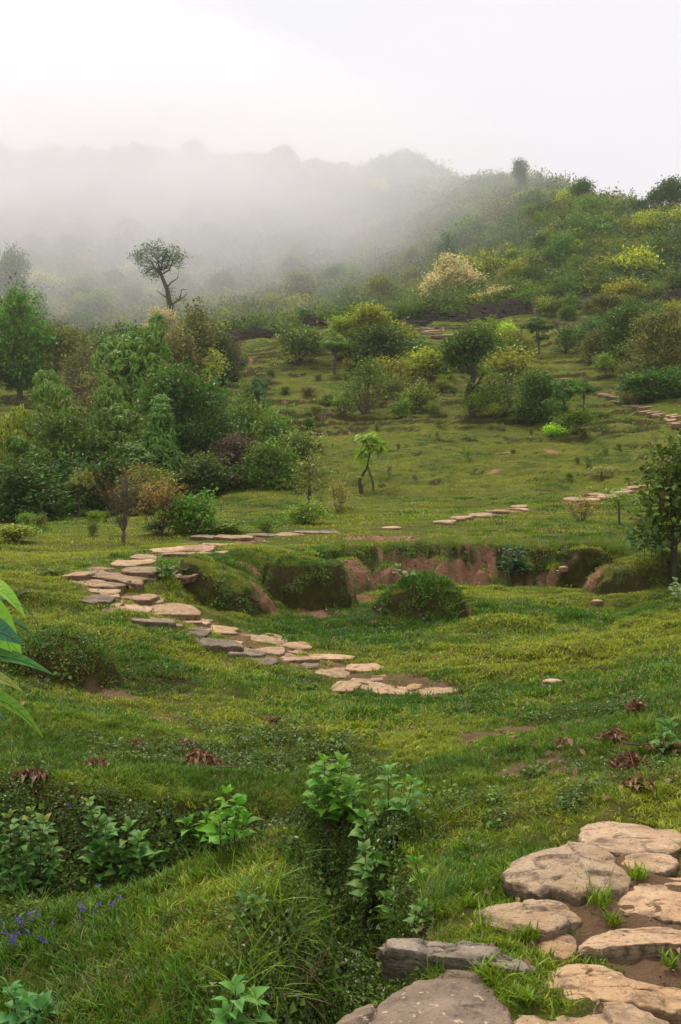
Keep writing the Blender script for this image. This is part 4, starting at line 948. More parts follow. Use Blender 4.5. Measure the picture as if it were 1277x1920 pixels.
def mk(kind, v):
    s = v*13+hash_kind(kind); r = random.Random(s); tk, cr = MB(), MB(); lm = M['leaf_mixed']; bk = M['bark']
    if kind == 'whorl':          # long drooping leaves in whorls
        H, Wd = 4., 3.; B = egg(0, 0, 2.2, 1.35, 1.75, 16, s, .52); tube(tk, [(0, 0, -.3), (.05, 0, .6), (-.04, .05, 1.4), (0, 0, 3.2)], [.11, .09, .07, .03], 7); limbs(tk, (0, 0, .9), B[1:], .04, s)
        foliage(cr, B, 1000, .26, .27, 8, 'droop', s, .55); lm = M['leaf']
    elif kind == 'dense':
        H, Wd = 5., 3.4; B = egg(0, 0, 2.6, 1.6, 2.35, 19, s, .38); tube(tk, [(0, 0, -.3), (.08, 0, .8), (0, .06, 1.8), (0, 0, 3.8)], [.16, .12, .09, .04], 7); limbs(tk, (0, 0, 1.2), B[1:], .05, s)
        foliage(cr, B, 1150, .22, .42, 6, 'small', s, .62)
    elif kind == 'dark_low':     # clad to the ground
        H, Wd = 3., 2.5; B = egg(0, 0, 1.35, 1.2, 1.6, 15, s, .38)+[(.5, .3, .35, .7, .7, .5), (-.5, -.2, .35, .7, .7, .5)]; tube(tk, [(0, 0, -.3), (0, .05, .8), (0, 0, 2.)], [.08, .06, .03], 6); limbs(tk, (0, 0, .3), B[1:], .03, s)
        foliage(cr, B, 820, .19, .45, 6, 'small', s, .55)
    elif kind == 'bluewhorl':
        H, Wd = 3.4, 1.9; B = egg(0, 0, 1.9, .85, 1.5, 9, s, .5); tube(tk, [(0, 0, -.3), (.05, 0, .9), (0, 0, 2.6)], [.07, .05, .02], 6); limbs(tk, (0, 0, .6), B[1:], .03, s)
        foliage(cr, B, 330, .29, .27, 9, 'whorl', s); lm = M['leaf']
    elif kind == 'cone':
        H, Wd = 4., 2.; B = [(0, 0, .8+.32*k, 1.0*(1-k/10.5), 1.0*(1-k/10.5), .42) for k in range(10)]; tube(tk, [(0, 0, -.3), (0, 0, 3.6)], [.09, .02], 6)
        foliage(cr, B, 900, .17, .5, 6, 'small', s, .6)
    elif kind == 'bush':
        H, Wd = 1.6, 1.7; B = egg(0, 0, .75, .78, .75, 9, s, .42)
        limbs(tk, (0, 0, -.1), B[1:], .022, s, .05, 4, -.1)
        foliage(cr, B, 300, .16, .5, 6, 'small', s, .35)
    elif kind == 'loose':        # twiggy, see-through
        H, Wd = 2.2, 1.7; B = egg(0, 0, 1.25, .8, .95, 11, s, .34); limbs(tk, (0, 0, -.1), B[1:], .022, s, .07, 4, -.15, 5)
        foliage(cr, B, 230, .15, .45, 5, 'small', s, .3); bk = M['bark_brown']
    elif kind == 'twiggy':       # mostly bare stems, a few leaves at the tips
        H, Wd = 2.6, 1.9; B = [(r.gauss(0, .42), r.gauss(0, .4), r.uniform(1.5, 2.5), .3, .3, .32) for _ in range(22)]; tube(tk, [(0, 0, -.2), (.04, 0, .15), (-.03, 0, .4)], [.075, .065, .045], 7)
        limbs(tk, (-.02, 0, .3), B, .0135, s, .06, 4, .12, 9); foliage(cr, B, 60, .065, .5, 3, 'small', s, .6); bk = M['bark_brown']
    elif kind == 'lollipop':     # pruned ball crown on a gnarled dark trunk
        H, Wd = 4., 2.; B = egg(0, 0, 3.0, .98, .88, 13, s, .42); tube(tk, [(.15, 0, -.3), (.05, 0, .4), (-.14, .05, .9), (-.02, 0, 1.35), (.16, 0, 1.9), (.02, 0, 2.6)], [.16, .13, .10, .14, .12, .08], 8)
        tube(tk, [(-.12, 0, 1.0), (.3, .1, 1.5), (.55, .1, 2.0)], [.07, .05, .04], 6); limbs(tk, (.1, 0, 1.9), B[1:], .05, s, .08); foliage(cr, B, 850, .19, .42, 6, 'small', s, .6); bk = M['bark_dark']
    elif kind == 'smallball':
        H, Wd = 2.6, 1.5; B = egg(0, 0, 1.8, .72, .78, 9, s, .45); tube(tk, [(0, 0, -.2), (.04, 0, .5), (-.03, 0, 1.1), (0, 0, 1.8)], [.06, .05, .045, .03], 6); limbs(tk, (0, 0, .95), B[1:], .025, s)
        foliage(cr, B, 300, .16, .3, 7, 'droop', s, .5); lm = M['leaf']
    elif kind == 'slim':
        H, Wd = 2.2, .8; B = [(r.uniform(-.12, .12), r.uniform(-.1, .1), .9+.28*k, .3, .3, .22) for k in range(5)]; tube(tk, [(0, 0, -.2), (.03, 0, .8), (0, 0, 2.0)], [.035, .025, .01], 5); limbs(tk, (0, 0, .6), B, .012, s, .03)
        foliage(cr, B, 110, .13, .4, 5, 'small', s, .4)
    elif kind == 'forest':       # seen from more than a hundred metres
        H, Wd = 8., 6.; B = egg(0, 0, 4.8, 2.7, 2.9, 12, s, .44); tube(tk, [(0, 0, -.8), (.1, 0, 1.8), (0, 0, 5.5)], [.22, .16, .07], 6); limbs(tk, (0, 0, 2.), B[1:6], .09, s, .2, 4, .1, 1)
        foliage(cr, B, 900, .33, .5, 5, 'small', s, .66)
    elif kind == 'tallcone':
        H, Wd = 10., 4.6; B = [(0, 0, 2.2+.85*k, 2.3*(1-k/10.), 2.3*(1-k/10.), .8) for k in range(9)]; tube(tk, [(0, 0, -.8), (0, 0, 9)], [.2, .05], 6); foliage(cr, B, 700, .42, .4, 5, 'small', s, .6)
    elif kind == 'ridge':        # lollipop like tree on the skyline
        H, Wd = 8., 4.4; B = egg(0, 0, 6.0, 1.7, 1.8, 9, s, .5)+[(.3, 0, 3.9, .9, .9, .8)]; tube(tk, [(0, 0, -.8), (.15, 0, 2.), (-.1, 0, 4.), (0, 0, 6.5)], [.2, .16, .12, .06], 6); limbs(tk, (0, 0, 3.5), B[1:7], .07, s, .15, 4, .1, 1)
        foliage(cr, B, 620, .34, .5, 5, 'small', s, .6)
    elif kind == 'blossom':
        H, Wd = 5., 4.6; B = egg(0, 0, 2.5, 2.1, 2.1, 14, s, .40); tube(tk, [(0, 0, -.5), (.1, 0, 1.), (0, 0, 3.)], [.15, .11, .05], 6); limbs(tk, (0, 0, .8), B[1:8], .05, s, .1, 4, .1, 1)
        foliage(cr, B, 700, .22, .45, 5, 'small', s, .6)
        fl = MB(); foliage(fl, [(b[0], b[1], b[2]+.12, b[3]*1.05, b[4]*1.05, b[5]*1.05) for b in B], 1150, .22, .5, 6, 'small', s+1, .85)
        return H, Wd, tk.mesh('trunk', [bk], True), cr.mesh('crown', [M['leaf']]), fl.mesh('blossoms', [M['blossom']])
    if kind in ('bush', 'loose'): nmt, nmc = 'stem', 'foliage'
    else: nmt, nmc = 'trunk', 'crown'
    return H, Wd, tk.mesh(nmt, [bk], True), cr.mesh(nmc, [lm]), None
def hash_kind(k): return sum(ord(c)*(i+3) for i, c in enumerate(k)) % 997
NV = {'bush': 6, 'loose': 5, 'forest': 6, 'dense': 4, 'dark_low': 4, 'whorl': 4, 'twiggy': 3}
cnt = {}
def tree(kind, px, Y, top, wpx, colr, label, cat=None, group=None, base=None, v=None, name=None, at=None, jit=.12):
    if at is not None: X, Y, z = at
    elif base is not None: X, Y, z = hit(px, base, 16)
    else: X = wx(px, Y); z = G(X, Y)
    cnt[kind] = cnt.get(kind, 0)+1
    if v is None: v = cnt[kind] % NV.get(kind, 2)
    H, W0, tm, cm, fm_ = proto((kind, v), lambda: mk(kind, v))
    hz = CAMZ+Y*(CY-top)/F-z; wm = wpx*Y/F
    sz = max(.15, hz/H*1.03); sx = max(.12, wm/W0*(1.14 if kind in ('dense', 'dark_low', 'whorl', 'bluewhorl', 'cone') else 1.1))
    isb = kind in ('bush', 'loose'); cat = cat or ('bush' if isb or kind == 'dark_low' else 'tree')
    name = name or ('bush' if cat == 'bush' else 'tree')
    pr = dict(label=label, category=cat)
    if group: pr['group'] = group
    rz = random.uniform(0, 2*PI) if kind != 'lollipop' else random.uniform(-.3, .3)
    root = empty(name, (X, Y, z), rz, (sx, sx, sz), **pr)
    c = LEAFC[colr] if isinstance(colr, str) else colr
    obj(tm.name.split('.')[0], tm, root); o = obj(cm.name.split('.')[0], cm, root)
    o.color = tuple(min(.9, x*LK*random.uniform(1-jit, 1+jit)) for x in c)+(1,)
    if fm_: obj('blossoms', fm_, o if False else root)
    return root
# (kind, px, Y, top py, width px, colour, label)
GL = 'trees and bushes of the left thicket'
for a in [
 ('dense', 38, 62, 548, 118, 'green', 'tall dense tree at the left edge rising into the mist above the thicket'),
 ('forest', 128, 64, 612, 110, 'olive', 'duller tree just right of the tall left edge tree'),
 ('dense', 190, 66, 628, 95, 'hazy', 'rounded green tree in the back row left of the drooping-leaved tree'),
 ('dark_low', 160, 56, 640, 80, 'brown', 'brownish bushy tree in the back row'),
 ('smallball', 290, 64, 588, 48, 'leafy', 'small round-topped green tree showing behind the drooping-leaved tree'),
 ('cone', 366, 60, 574, 84, 'olive', 'narrow cone-shaped dark tree right of the old open-crowned tree'),
 ('dark_low', 325, 57, 622, 90, 'brown', 'rust-brown bushy tree beneath the old open-crowned tree'),
 ('dark_low', 405, 62, 618, 66, 'deep', 'dark bush at the foot of the left end of the stone wall'),
 ('loose', 432, 64, 632, 40, 'purple', 'small purplish bush where the stone wall begins'),
 ('whorl', 248, 45, 612, 150, 'leafy', 'broad light green tree with long drooping leaves in the middle of the thicket'),
 ('whorl', 96, 42, 684, 84, 'leafy', 'pale green drooping tree in front of the tall left edge tree'),
 ('twiggy', 150, 43, 694, 110, 'purple', 'pinkish brown half-bare bush amid the green thicket'),
 ('loose', 180, 40, 700, 100, 'brown', 'brown sparse bush behind the narrow drooping tree'),
 ('whorl', 200, 34, 708, 92, 'leafy', 'narrow pale green tree with drooping leaves, pointed top'),
 ('whorl', 222, 32, 765, 130, 'green', 'mid green drooping tree below the pointed one'),
 ('dense', 350, 36, 680, 170, 'deep', 'largest dark green dense tree of the thicket, full to the ground'),
 ('dense', 322, 38, 700, 110, 'green', 'dense mid green tree against the left flank of the largest one'),
 ('bluewhorl', 300, 30, 750, 84, 'blue', 'blue-green tree with whorled leaves in front of the largest tree'),
 ('bluewhorl', 255, 29, 820, 80, 'blue', 'lower blue-green whorled tree left of the taller blue-green one'),
 ('whorl', 28, 33, 762, 74, 'yellow', 'yellowish drooping tree near the left edge'),
 ('whorl', 45, 29, 812, 90, 'green', 'green drooping tree below the yellowish one at the left edge'),
 ('dense', 120, 31, 768, 130, 'green', 'bright green leafy tree left of the narrow pointed tree'),
 ('dark_low', 45, 25.5, 868, 150, 'deep', 'dark glossy bush in the left front of the thicket'),
 ('dark_low', 130, 29, 850, 130, 'deep', 'shaded dark bush behind the thin-stemmed little tree'),
 ('dark_low', 205, 28, 860, 110, 'deep', 'shaded dark bush behind the bare shrub with red tips'),
 ('dark_low', 90, 34, 780, 90, 'purple', 'dark purplish bush at the left of the thicket'),
 ('dark_low', 270, 27, 880, 100, 'olive', 'olive bush in the front centre of the thicket'),
 ('dark_low', 395, 35, 770, 90, 'deep', 'dark bush at the right flank of the largest tree'),
 ('slim', 290, 26, 900, 40, 'olive', 'thin young tree among the front bushes'),
 ('smallball', 147, 26, 872, 50, 'olive', 'little thin-stemmed tree standing free before the dark bushes'),
 ('dark_low', 442, 34, 818, 92, 'purple', 'purple-brown leaved bush at the right end of the thicket'),
 ('dark_low', 508, 33, 828, 88, 'green', 'glossy green rounded bush right of the purple-brown one'),
 ('bush', 525, 38, 765, 84, 'leafy', 'fresh green bush behind the glossy rounded one'),
 ('bush', 460, 40, 752, 90, 'leafy', 'light green bush above the purple-brown one'),
 ('loose', 520, 37, 795, 80, 'deep', 'dark tangled brush beside the fresh green bush'),
 ('smallball', 487, 47, 708, 44, 'hazy', 'small upright green tree on the slope above the light green bush'),
 ('bush', 457, 48, 716, 48, 'olive', 'dark leafy bush left of the small upright tree'),
 ('slim', 399, 52, 664, 34, 'yellow', 'slender sapling on the open slope right of the thicket'),
 ('bush', 560, 36, 815, 90, 'olive', 'low olive bush right of the glossy rounded one'),
 ('loose', 415, 44, 740, 60, 'green', 'loose green bush right of the largest tree'),
]: tree(*a, group=GL)
for a in [
 ('twiggy', 232, 905, 882, 112, (.17, .06, .03), 'bare many-stemmed shrub with red tips on a dark trunk by the left lawn', 1026),
 ('loose', 300, 0, 900, 90, (.13, .09, .03), 'reddish green loose shrub right of the bare shrub', 1006),
 ('bush', 365, 0, 925, 100, 'green', 'green leafy shrub at the foot of the thicket by the lawn', 1002),
 ('bush', 290, 0, 980, 50, 'blue', 'small bluish leafy shrub beneath the reddish one', 1004),
 ('slim', 580, 0, 862, 62, 'olive', 'thin dark tree left of the sapling on the open slope', 968),
 ('bush', 575, 0, 936, 70, 'fresh', 'low green shrub at the foot of the thin dark tree', 984),
 ('loose', 632, 0, 905, 44, 'tan', 'brownish stalky weed clump left of the sapling', 960),
 ('bush', 20, 0, 985, 70, 'yellow', 'yellowish low shrub at the left edge of the lawn', 1035),
 ('bush', 420, 0, 975, 80, 'fresh', 'low bright herbs right of the green leafy shrub', 1000),
 ('bush', 30, 0, 1062, 70, 'yellow', 'pale weedy bush at the left edge in front of the lawn', 1098),
 ('smallball', 628, 0, 616, 66, 'green', 'small tree with drooping round crown and pale trunk below the wall', 702),
 ('bush', 560, 0, 612, 96, 'olive', 'broad olive bush under the wall left of the small pale-trunked tree', 680),
 ('bush', 565, 0, 584, 50, 'hazy', 'hazy bush on top of the left wall', 618),
 ('dense', 700, 0, 574, 112, 'yellow', 'large yellow-green tree standing out above the middle of the wall', 672),
 ('dark_low', 722, 0, 612, 110, 'deep', 'dark green bush beneath the large yellow-green tree', 690),
 ('dense', 655, 0, 590, 90, 'yellow', 'yellow-green tree left of the large one at the wall', 672),
 ('loose', 775, 0, 640, 90, 'hazy', 'grey-green loose bush right of the dark one below the wall', 690),
 ('lollipop', 882, 0, 622, 88, 'deep', 'pruned round-crowned tree on a crooked black trunk in the middle of the slope', 782),
 ('smallball', 1056, 0, 712, 72, 'blue', 'tree with a thick gnarled dark trunk and small round crown', 812),
 ('smallball', 1095, 0, 706, 50, 'deep', 'round bush-like tree just right of the gnarled one', 775),
 ('bush', 945, 0, 604, 36, 'lime', 'small bright lime bush below the taller wall', 634),
 ('smallball', 1010, 0, 596, 60, 'blue', 'blue-green small tree below the taller wall', 668),
 ('twiggy', 1060, 0, 590, 84, 'olive', 'stalky brown-green bush with bare stems right of the blue-green tree', 650),
 ('dense', 1178, 0, 575, 96, 'deep', 'big dark green tree high on the right slope', 690),
 ('dense', 1250, 0, 580, 100, 'olive', 'tall olive tree at the right edge of the slope', 720),
 ('dark_low', 1240, 0, 688, 100, 'blue', 'bluish dark bush overhanging the zigzag steps at the right edge', 748),
 ('loose', 1200, 0, 640, 70, 'olive', 'dull loose bush between the two large right trees', 712),
 ('dark_low', 1010, 0, 700, 80, 'deep', 'dark bush left of the gnarled-trunk tree', 790),
 ('bush', 985, 0, 755, 50, 'green', 'green bush at the foot of the dark one', 798),
 ('loose', 685, 0, 680, 80, 'green', 'upright loose green bush in the middle of the slope', 778),
 ('bush', 785, 0, 722, 60, 'fresh', 'small leafy tree-like bush with a pale stem', 775),
 ('loose', 730, 0, 672, 90, 'yellow', 'yellowish loose bush right of the upright green one', 735),
 ('bush', 800, 0, 660, 90, 'yellow', 'yellow-green bush in front of the far steps', 718),
 ('loose', 950, 0, 655, 100, 'yellow', 'yellow loose bush right of the pruned tree', 720),
 ('loose', 930, 0, 700, 90, 'olive', 'olive loose bush right below the pruned tree', 785),
 ('bush', 500, 0, 990, 30, 'green', 'tiny shrub at the upper end of the steps', 1000),
 ('loose', 1090, 0, 935, 60, 'tan', 'brown stalky weeds in front of the steps by the dark right tree', 978),
 ('slim', 1162, 0, 920, 50, 'fresh', 'thin leafy stem left of the dark right tree', 985),
 ('slim', 1128, 0, 878, 40, (.25, .22, .10), 'tiny pale-leaved sprout on the open slope', 896),
 ('bush', 1075, 0, 770, 70, 'fresh', 'fresh green bush at the foot of the gnarled tree', 815),
 ('bush', 1040, 0, 795, 40, 'lime', 'bright little shrub left of the gnarled trunk foot', 818),
]: tree(a[0], a[1], None, a[3], a[4], a[5], a[6], base=a[7], group='bushes and small trees on the open slope')
def cluster(n, x0, x1, y0, y1, kinds, cols, h0, h1, label, group, seed):
    r = random.Random(seed); h0, h1 = (h0*.8, h1*.8) if seed in (1, 2, 3, 4) else (h0, h1)
    for k in range(n):
        px = r.uniform(x0, x1); py = r.uniform(y0, y1); X, Y, z = hit(px, py, 16); h = r.uniform(h0, h1)*(1.0 if Y > 50 else .9)
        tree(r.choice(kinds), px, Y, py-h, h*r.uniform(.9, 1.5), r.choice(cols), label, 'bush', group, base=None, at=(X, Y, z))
cluster(22, 640, 960, 700, 790, ['bush', 'loose', 'loose', 'loose'], ['olive', 'yellow', 'green', 'tan', 'fresh'], 22, 62, 'bush in the mixed scrub below the pruned round-crowned tree', 'scrub below the pruned tree', 1)
cluster(18, 640, 900, 670, 730, ['bush', 'loose'], ['yellow', 'fresh', 'yellow', 'olive'], 20, 52, 'yellow-green bush of the thicket left of the pruned round-crowned tree', 'yellow-green scrub left of the pruned tree', 2)
cluster(20, 900, 1140, 640, 790, ['bush', 'loose', 'loose'], ['yellow', 'fresh', 'green', 'olive', 'deep'], 22, 62, 'bush of the dense scrub between the pruned tree and the gnarled one', 'scrub right of the pruned tree', 3)
cluster(18, 1110, 1290, 600, 770, ['bush', 'loose', 'dark_low'], ['olive', 'green', 'deep', 'brown', 'hazy'], 26, 70, 'bush of the scrub around the big dark tree high on the right', 'scrub around the big right tree', 4)
cluster(20, 890, 1290, 572, 598, ['bush', 'loose', 'dark_low'], ['olive', 'green', 'yellow', 'brown'], 22, 48, 'bush growing along the right part of the stone wall', 'bushes along the right wall', 5)
cluster(12, 520, 760, 628, 668, ['bush', 'loose'], ['olive', 'yellow', 'hazy'], 18, 44, 'bush along the foot of the middle wall', 'bushes at the middle wall', 6)
cluster(16, 430, 640, 700, 880, ['bush'], ['olive', 'green', 'brown'], 10, 26, 'tiny shrub on the cattle-stepped slope', 'tiny shrubs on the stepped slope', 7)
cluster(14, 640, 1250, 800, 905, ['bush', 'loose'], ['olive', 'green'], 6, 16, 'very small weed clump on the open lawn slope', 'weed clumps on the lawn slope', 8)
cluster(16, 0, 430, 960, 1010, ['bush'], ['fresh', 'green', 'olive'], 14, 30, 'small herb bush at the foot of the left thicket', 'herb bushes at the foot of the thicket', 9)
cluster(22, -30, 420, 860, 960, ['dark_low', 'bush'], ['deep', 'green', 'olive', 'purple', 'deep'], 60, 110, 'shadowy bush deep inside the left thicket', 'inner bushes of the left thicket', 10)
r = random.Random(77)
for k in range(30):                                                   # back rows of the thicket, fading towards the valley
    px = r.uniform(-80, 440); Y = r.uniform(60, 92); topy = 700-1.1*(Y-60)+r.uniform(-22, 16) if px > 60 else 640+r.uniform(-20, 20)
    tree(r.choice(['dense', 'dark_low', 'forest', 'cone', 'whorl']), px, Y, min(topy, 690), r.uniform(46, 80), r.choice(['hazy', 'olive', 'green', 'brown', 'deep']), 'tree of the hazy back rows of the left thicket', 'tree', 'hazy back rows of the left thicket')
# sapling with two crooked stems and big yellow-green leaves
X, Y, z = hit(690, 922, 16); sc = (922-820)*Y/F
root = empty('sapling', (X, Y, z), label='young tree with two crooked dark stems and big yellow-green leaves alone on the slope', category='tree')
mb = MB(); tube(mb, [(-.12*sc, 0, -.1), (-.16*sc, 0, .18*sc), (-.02*sc, 0, .42*sc), (.02*sc, 0, .62*sc), (.06*sc, 0, .85*sc)], [.045*sc, .032*sc, .022*sc, .016*sc, .008*sc], 7)
obj('stem', mb.mesh('stem', [M['bark_dark']], True), root)
mb = MB(); tube(mb, [(.10*sc, 0, -.1), (.09*sc, 0, .16*sc), (.03*sc, 0, .32*sc), (0, 0, .44*sc)], [.026*sc, .02*sc, .02*sc, .014*sc], 7); obj('stem', mb.mesh('stem', [M['bark']], True), root)
mb = MB(); rr = np.random.default_rng(3); n = 100; c = np.array([(0, 0, .93), (-.08, 0, .78), (.2, 0, .80), (-.1, 0, .68), (.02, 0, .52), (-.22, 0, .3), (.13, 0, .95)])*sc
w = rr.choice(7, n, p=[.3, .2, .18, .1, .08, .04, .1]); P = c[w]+rr.normal(0, .045*sc, (n, 3)); D = nrm(np.stack([rr.normal(0, 1, n), rr.normal(0, 1, n), rr.uniform(-.6, .3, n)], 1))
leaves_fine(mb, P, D, np.stack([rr.normal(0, .4, n), rr.normal(0, .4, n)-.4, np.ones(n)], 1), rr.uniform(.14, .25, n)*sc, rr.uniform(.06, .10, n)*sc, [(0, .05), (.2, .35), (.45, .5), (.7, .4), (1, .02)], .35, .2, 0, 3)
o = obj('crown', mb.mesh('crown', [M['nettle']]), root); o.color = (.26, .40, .03, 1)
# dark tree on the right, close
X, Y, z = hit(1262, 1075, 8); HT = (1075-832)*Y/F
root = empty('tree', (X, Y, z), label='dark leafy tree at the right edge beside the mossy buttress of the bank', category='tree')
tk, cr = MB(), MB(); B = [(a*HT, b*HT, c_*HT, w_*HT, w_*HT, h_*HT) for a, b, c_, w_, h_ in [(.0, 0, .5, .2, .3), (.1, 0, .7, .22, .2), (-.12, 0, .6, .12, .14), (-.05, -.05, .82, .12, .14), (.2, 0, .9, .2, .12), (.05, 0, .3, .2, .16), (-.16, -.1, .3, .12, .10), (.3, .1, .5, .3, .3), (-.2, 0, .42, .09, .08)]]
tube(tk, [(0, 0, -.2), (.02, 0, .3*HT), (-.03, 0, .6*HT), (0, 0, .95*HT)], [.05, .045, .03, .012], 8); limbs(tk, (0, 0, .15*HT), B, .018, 5, .05, 6, .1, 6)
foliage(cr, B, 440, .115, .6, 5, 'small', 9, .3); o1 = obj('trunk', tk.mesh('trunk', [M['bark_dark']], True), root); o = obj('crown', cr.mesh('crown', [M['leaf_mixed']]), root); o.color = (.11, .16, .025, 1)
nettle_px(1215, 1052, [(1180,995),(1200,985),(1225,975),(1240,1000),(1255,1010)], 'heart-leaved climber hanging in front of the dark right tree', 30, 22, (.12, .25, .07))
nettle_px(1262, 1130, [(1262,1085),(1275,1095)], 'pale flowering weed at the right edge under the dark tree', 31, 18, (.22, .30, .14))
# the old tree with an open crown, in the mist above the thicket
X, Y = wx(322, 98), 98.; z = G(X, Y); HT = CAMZ+Y*(CY-464)/F-z; kx = Y/F
root = empty('tree', (X, Y, z), label='old tall tree with thick mossy leaning trunk and open ragged crown above the thicket', category='tree')
def ip(px, py, dy=0): return ((px-322)*kx, dy, CAMZ+Y*(CY-py)/F-z)
tk, cr = MB(), MB()
tube(tk, [ip(326, 700), ip(323, 640), ip(322, 600), ip(318, 570, .2), ip(312, 540, .3), ip(303, 518, .2), ip(298, 500)], [.42, .35, .31, .27, .21, .17, .12], 10)
lim = [[(303, 518), (290, 502), (281, 488), (272, 478), (258, 474)], [(300, 508), (304, 492), (312, 480), (318, 470)], [(303, 515), (316, 505), (326, 494), (334, 484)], [(320, 575), (334, 566), (346, 560), (354, 553)], [(322, 572), (338, 560), (342, 545), (346, 536)],
       [(298, 500), (294, 486), (298, 474)], [(290, 502), (278, 508), (270, 515)], [(312, 540), (322, 530), (331, 520), (335, 508)], [(316, 560), (304, 552), (296, 548)]]
for i, l in enumerate(lim): tube(tk, [ip(a, b, random.uniform(-.6, .6)*j) for j, (a, b) in enumerate(l)], np.linspace(.10, .02, len(l)), 6)
B = []
for (a, b, w_) in [(262, 478, 14), (275, 488, 13), (290, 478, 14), (303, 470, 14), (318, 468, 15), (328, 476, 13), (333, 488, 11), (318, 490, 11), (284, 503, 12), (272, 515, 10), (298, 486, 12), (294, 520, 9), (308, 505, 8), (252, 480, 9), (266, 496, 11), (338, 480, 8), (324, 505, 9), (284, 515, 9), (310, 480, 12), (340, 498, 7), (282, 470, 9)]:
    q = ip(a, b, random.uniform(-1.2, 1.2)); B.append((*q, w_*kx*1.25, w_*kx*1.3, w_*kx*.95))
limbs(tk, ip(301, 508), B, .05, 3, .25, 4, .1, 6); foliage(cr, B, 380, .22, .5, 5, 'small', 4, .2)
mo_ = MB(); foliage(mo_, [(*ip(322, 600), .42, .42, 1.6), (*ip(318, 560), .36, .36, 1.), (*ip(340, 562), .4, .4, .2)], 150, .16, .5, 4, 'small', 6, .8)
t_ = obj('trunk', tk.mesh('trunk', [bark_material('mossy_bark', (.07, .05, .045), (.15, .11, .085), (.07, .09, .03), .8)], True), root); obj('moss', mo_.mesh('moss', [M['herb']]), t_)
o = obj('crown', cr.mesh('crown', [M['leaf']]), root); o.color = (.10, .16, .06, 1)

# --- beyond the wall
for a in [
 ('blossom', 848, 96, 486, 112, (.09, .12, .04), 'pale flowering tree covered in cream blossom just behind the wall'),
 ('blossom', 940, 88, 541, 104, (.07, .13, .03), 'low bush with cream blossom behind the taller wall'),
 ('blossom', 300, 74, 580, 60, (.10, .11, .05), 'small cream-blossomed tree behind the left thicket'),
]: tree(*a, cat='tree')
for a in [
 ('ridge', 975, 160, 303, 36, 'deep', 'dark tall-stemmed tree standing alone on the skyline, highest on the right ridge'),
 ('ridge', 1092, 138, 342, 44, 'deep', 'short rounded tree on the skyline between the tall-stemmed one and the right group'),
 ('ridge', 1201, 130, 376, 34, 'deep', 'small dark tree left of the skyline group at the right'),
 ('ridge', 1230, 128, 358, 44, 'deep', 'thin open-crowned tree in the skyline group'),
 ('ridge', 1264, 126, 338, 64, 'deep', 'largest tree of the skyline group at the right edge'),
 ('forest', 938, 180, 324, 22, 'hazy', 'small faint round tree on the skyline left of the tall-stemmed one'),
 ('forest', 16, 128, 462, 74, 'hazy', 'tall misty pointed tree at the left edge above the thicket'),
 ('tallcone', 76, 122, 547, 44, 'hazy', 'smaller misty cone-shaped tree right of the tall one at the left edge'),
 ('tallcone', 838, 118, 438, 60, 'hazy', 'misty conifer-like tree rising behind the cream flowering tree'),
 ('forest', 728, 262, 284, 62, 'hazy', 'large faint tree crowning the middle of the foggy ridge'),
 ('forest', 638, 285, 320, 20, 'hazy', 'narrow faint tree on the foggy ridge left of the large one'),
 ('forest', 765, 258, 300, 26, 'hazy', 'faint tree on the foggy ridge just right of the large one'),
 ('forest', 505, 290, 306, 40, 'hazy', 'barely visible tree on the foggy ridge above the wall end'),
 ('forest', 230, 350, 290, 60, 'hazy', 'ghostly tree highest on the foggy left ridge'),
]: tree(*a)
r = random.Random(99)
def free_tree(kinds, x, y, h, wf, cols, label, group):
    z = G(x, y); kind = r.choice(kinds); cnt[kind] = cnt.get(kind, 0)+1; v = cnt[kind] % NV.get(kind, 2)
    H, W0, tm, cm, fm_ = proto((kind, v), lambda: mk(kind, v)); s = h/H
    isb = kind in ('bush', 'loose', 'dark_low')
    root = empty('bush' if isb else 'tree', (x, y, z-.05*h), r.uniform(0, 6.28), (s*wf, s*wf, s), label=label, category='bush' if isb else 'tree', group=group)
    obj(tm.name.split('.')[0], tm, root); o = obj(cm.name.split('.')[0], cm, root); c = LEAFC[r.choice(cols)]; j = LK*r.uniform(.7, 1.4); o.color = (c[0]*j, c[1]*j, c[2]*j, 1)
for k in range(140):                                                # the near, clearer hill on the right
    y = 88+(r.random()**.8)*90; px = r.uniform(830, 1330); x = wx(px, y)
    free_tree(['forest', 'forest', 'dark_low', 'bush', 'dense'], x, y, r.uniform(1.8, 4.6), r.uniform(.9, 1.4), ['green', 'yellow', 'olive', 'deep', 'fresh', 'blue'], 'bush or small tree among many on the right hill beyond the wall', 'bushes and trees of the right hill beyond the wall')
for k in range(170):                                                # woods lost in the fog
    t = r.random(); y = 105+t*265; px = r.uniform(-60, 900); x = wx(px, y)
    if px > 700 and y > 250: continue
    free_tree(['tallcone'] if r.random() < .07 else ['forest'], x, y, r.uniform(3.2, 5.6)*(1+1.3*t), r.uniform(.9, 1.4), ['hazy', 'green', 'fresh', 'olive', 'deep', 'yellow'], 'tree half lost in the fog on the wooded mountainside', 'foggy trees of the mountainside')
for k in range(34):                                                 # crowns that break the foggy skyline
    px = -20+26.5*k+r.uniform(-9, 9); yy = np.linspace(180, 420, 300); zz = ground(wx(px, yy), yy); q_ = int(np.argmax((zz-CAMZ)/yy)); y = float(yy[q_]); x = wx(px, y)
    free_tree(['forest', 'forest', 'ridge', 'tallcone'], x, y, r.uniform(5, 12), r.uniform(.7, 1.3), ['hazy', 'green', 'deep'], 'faint tree on the foggy skyline of the ridge', 'trees on the foggy skyline')
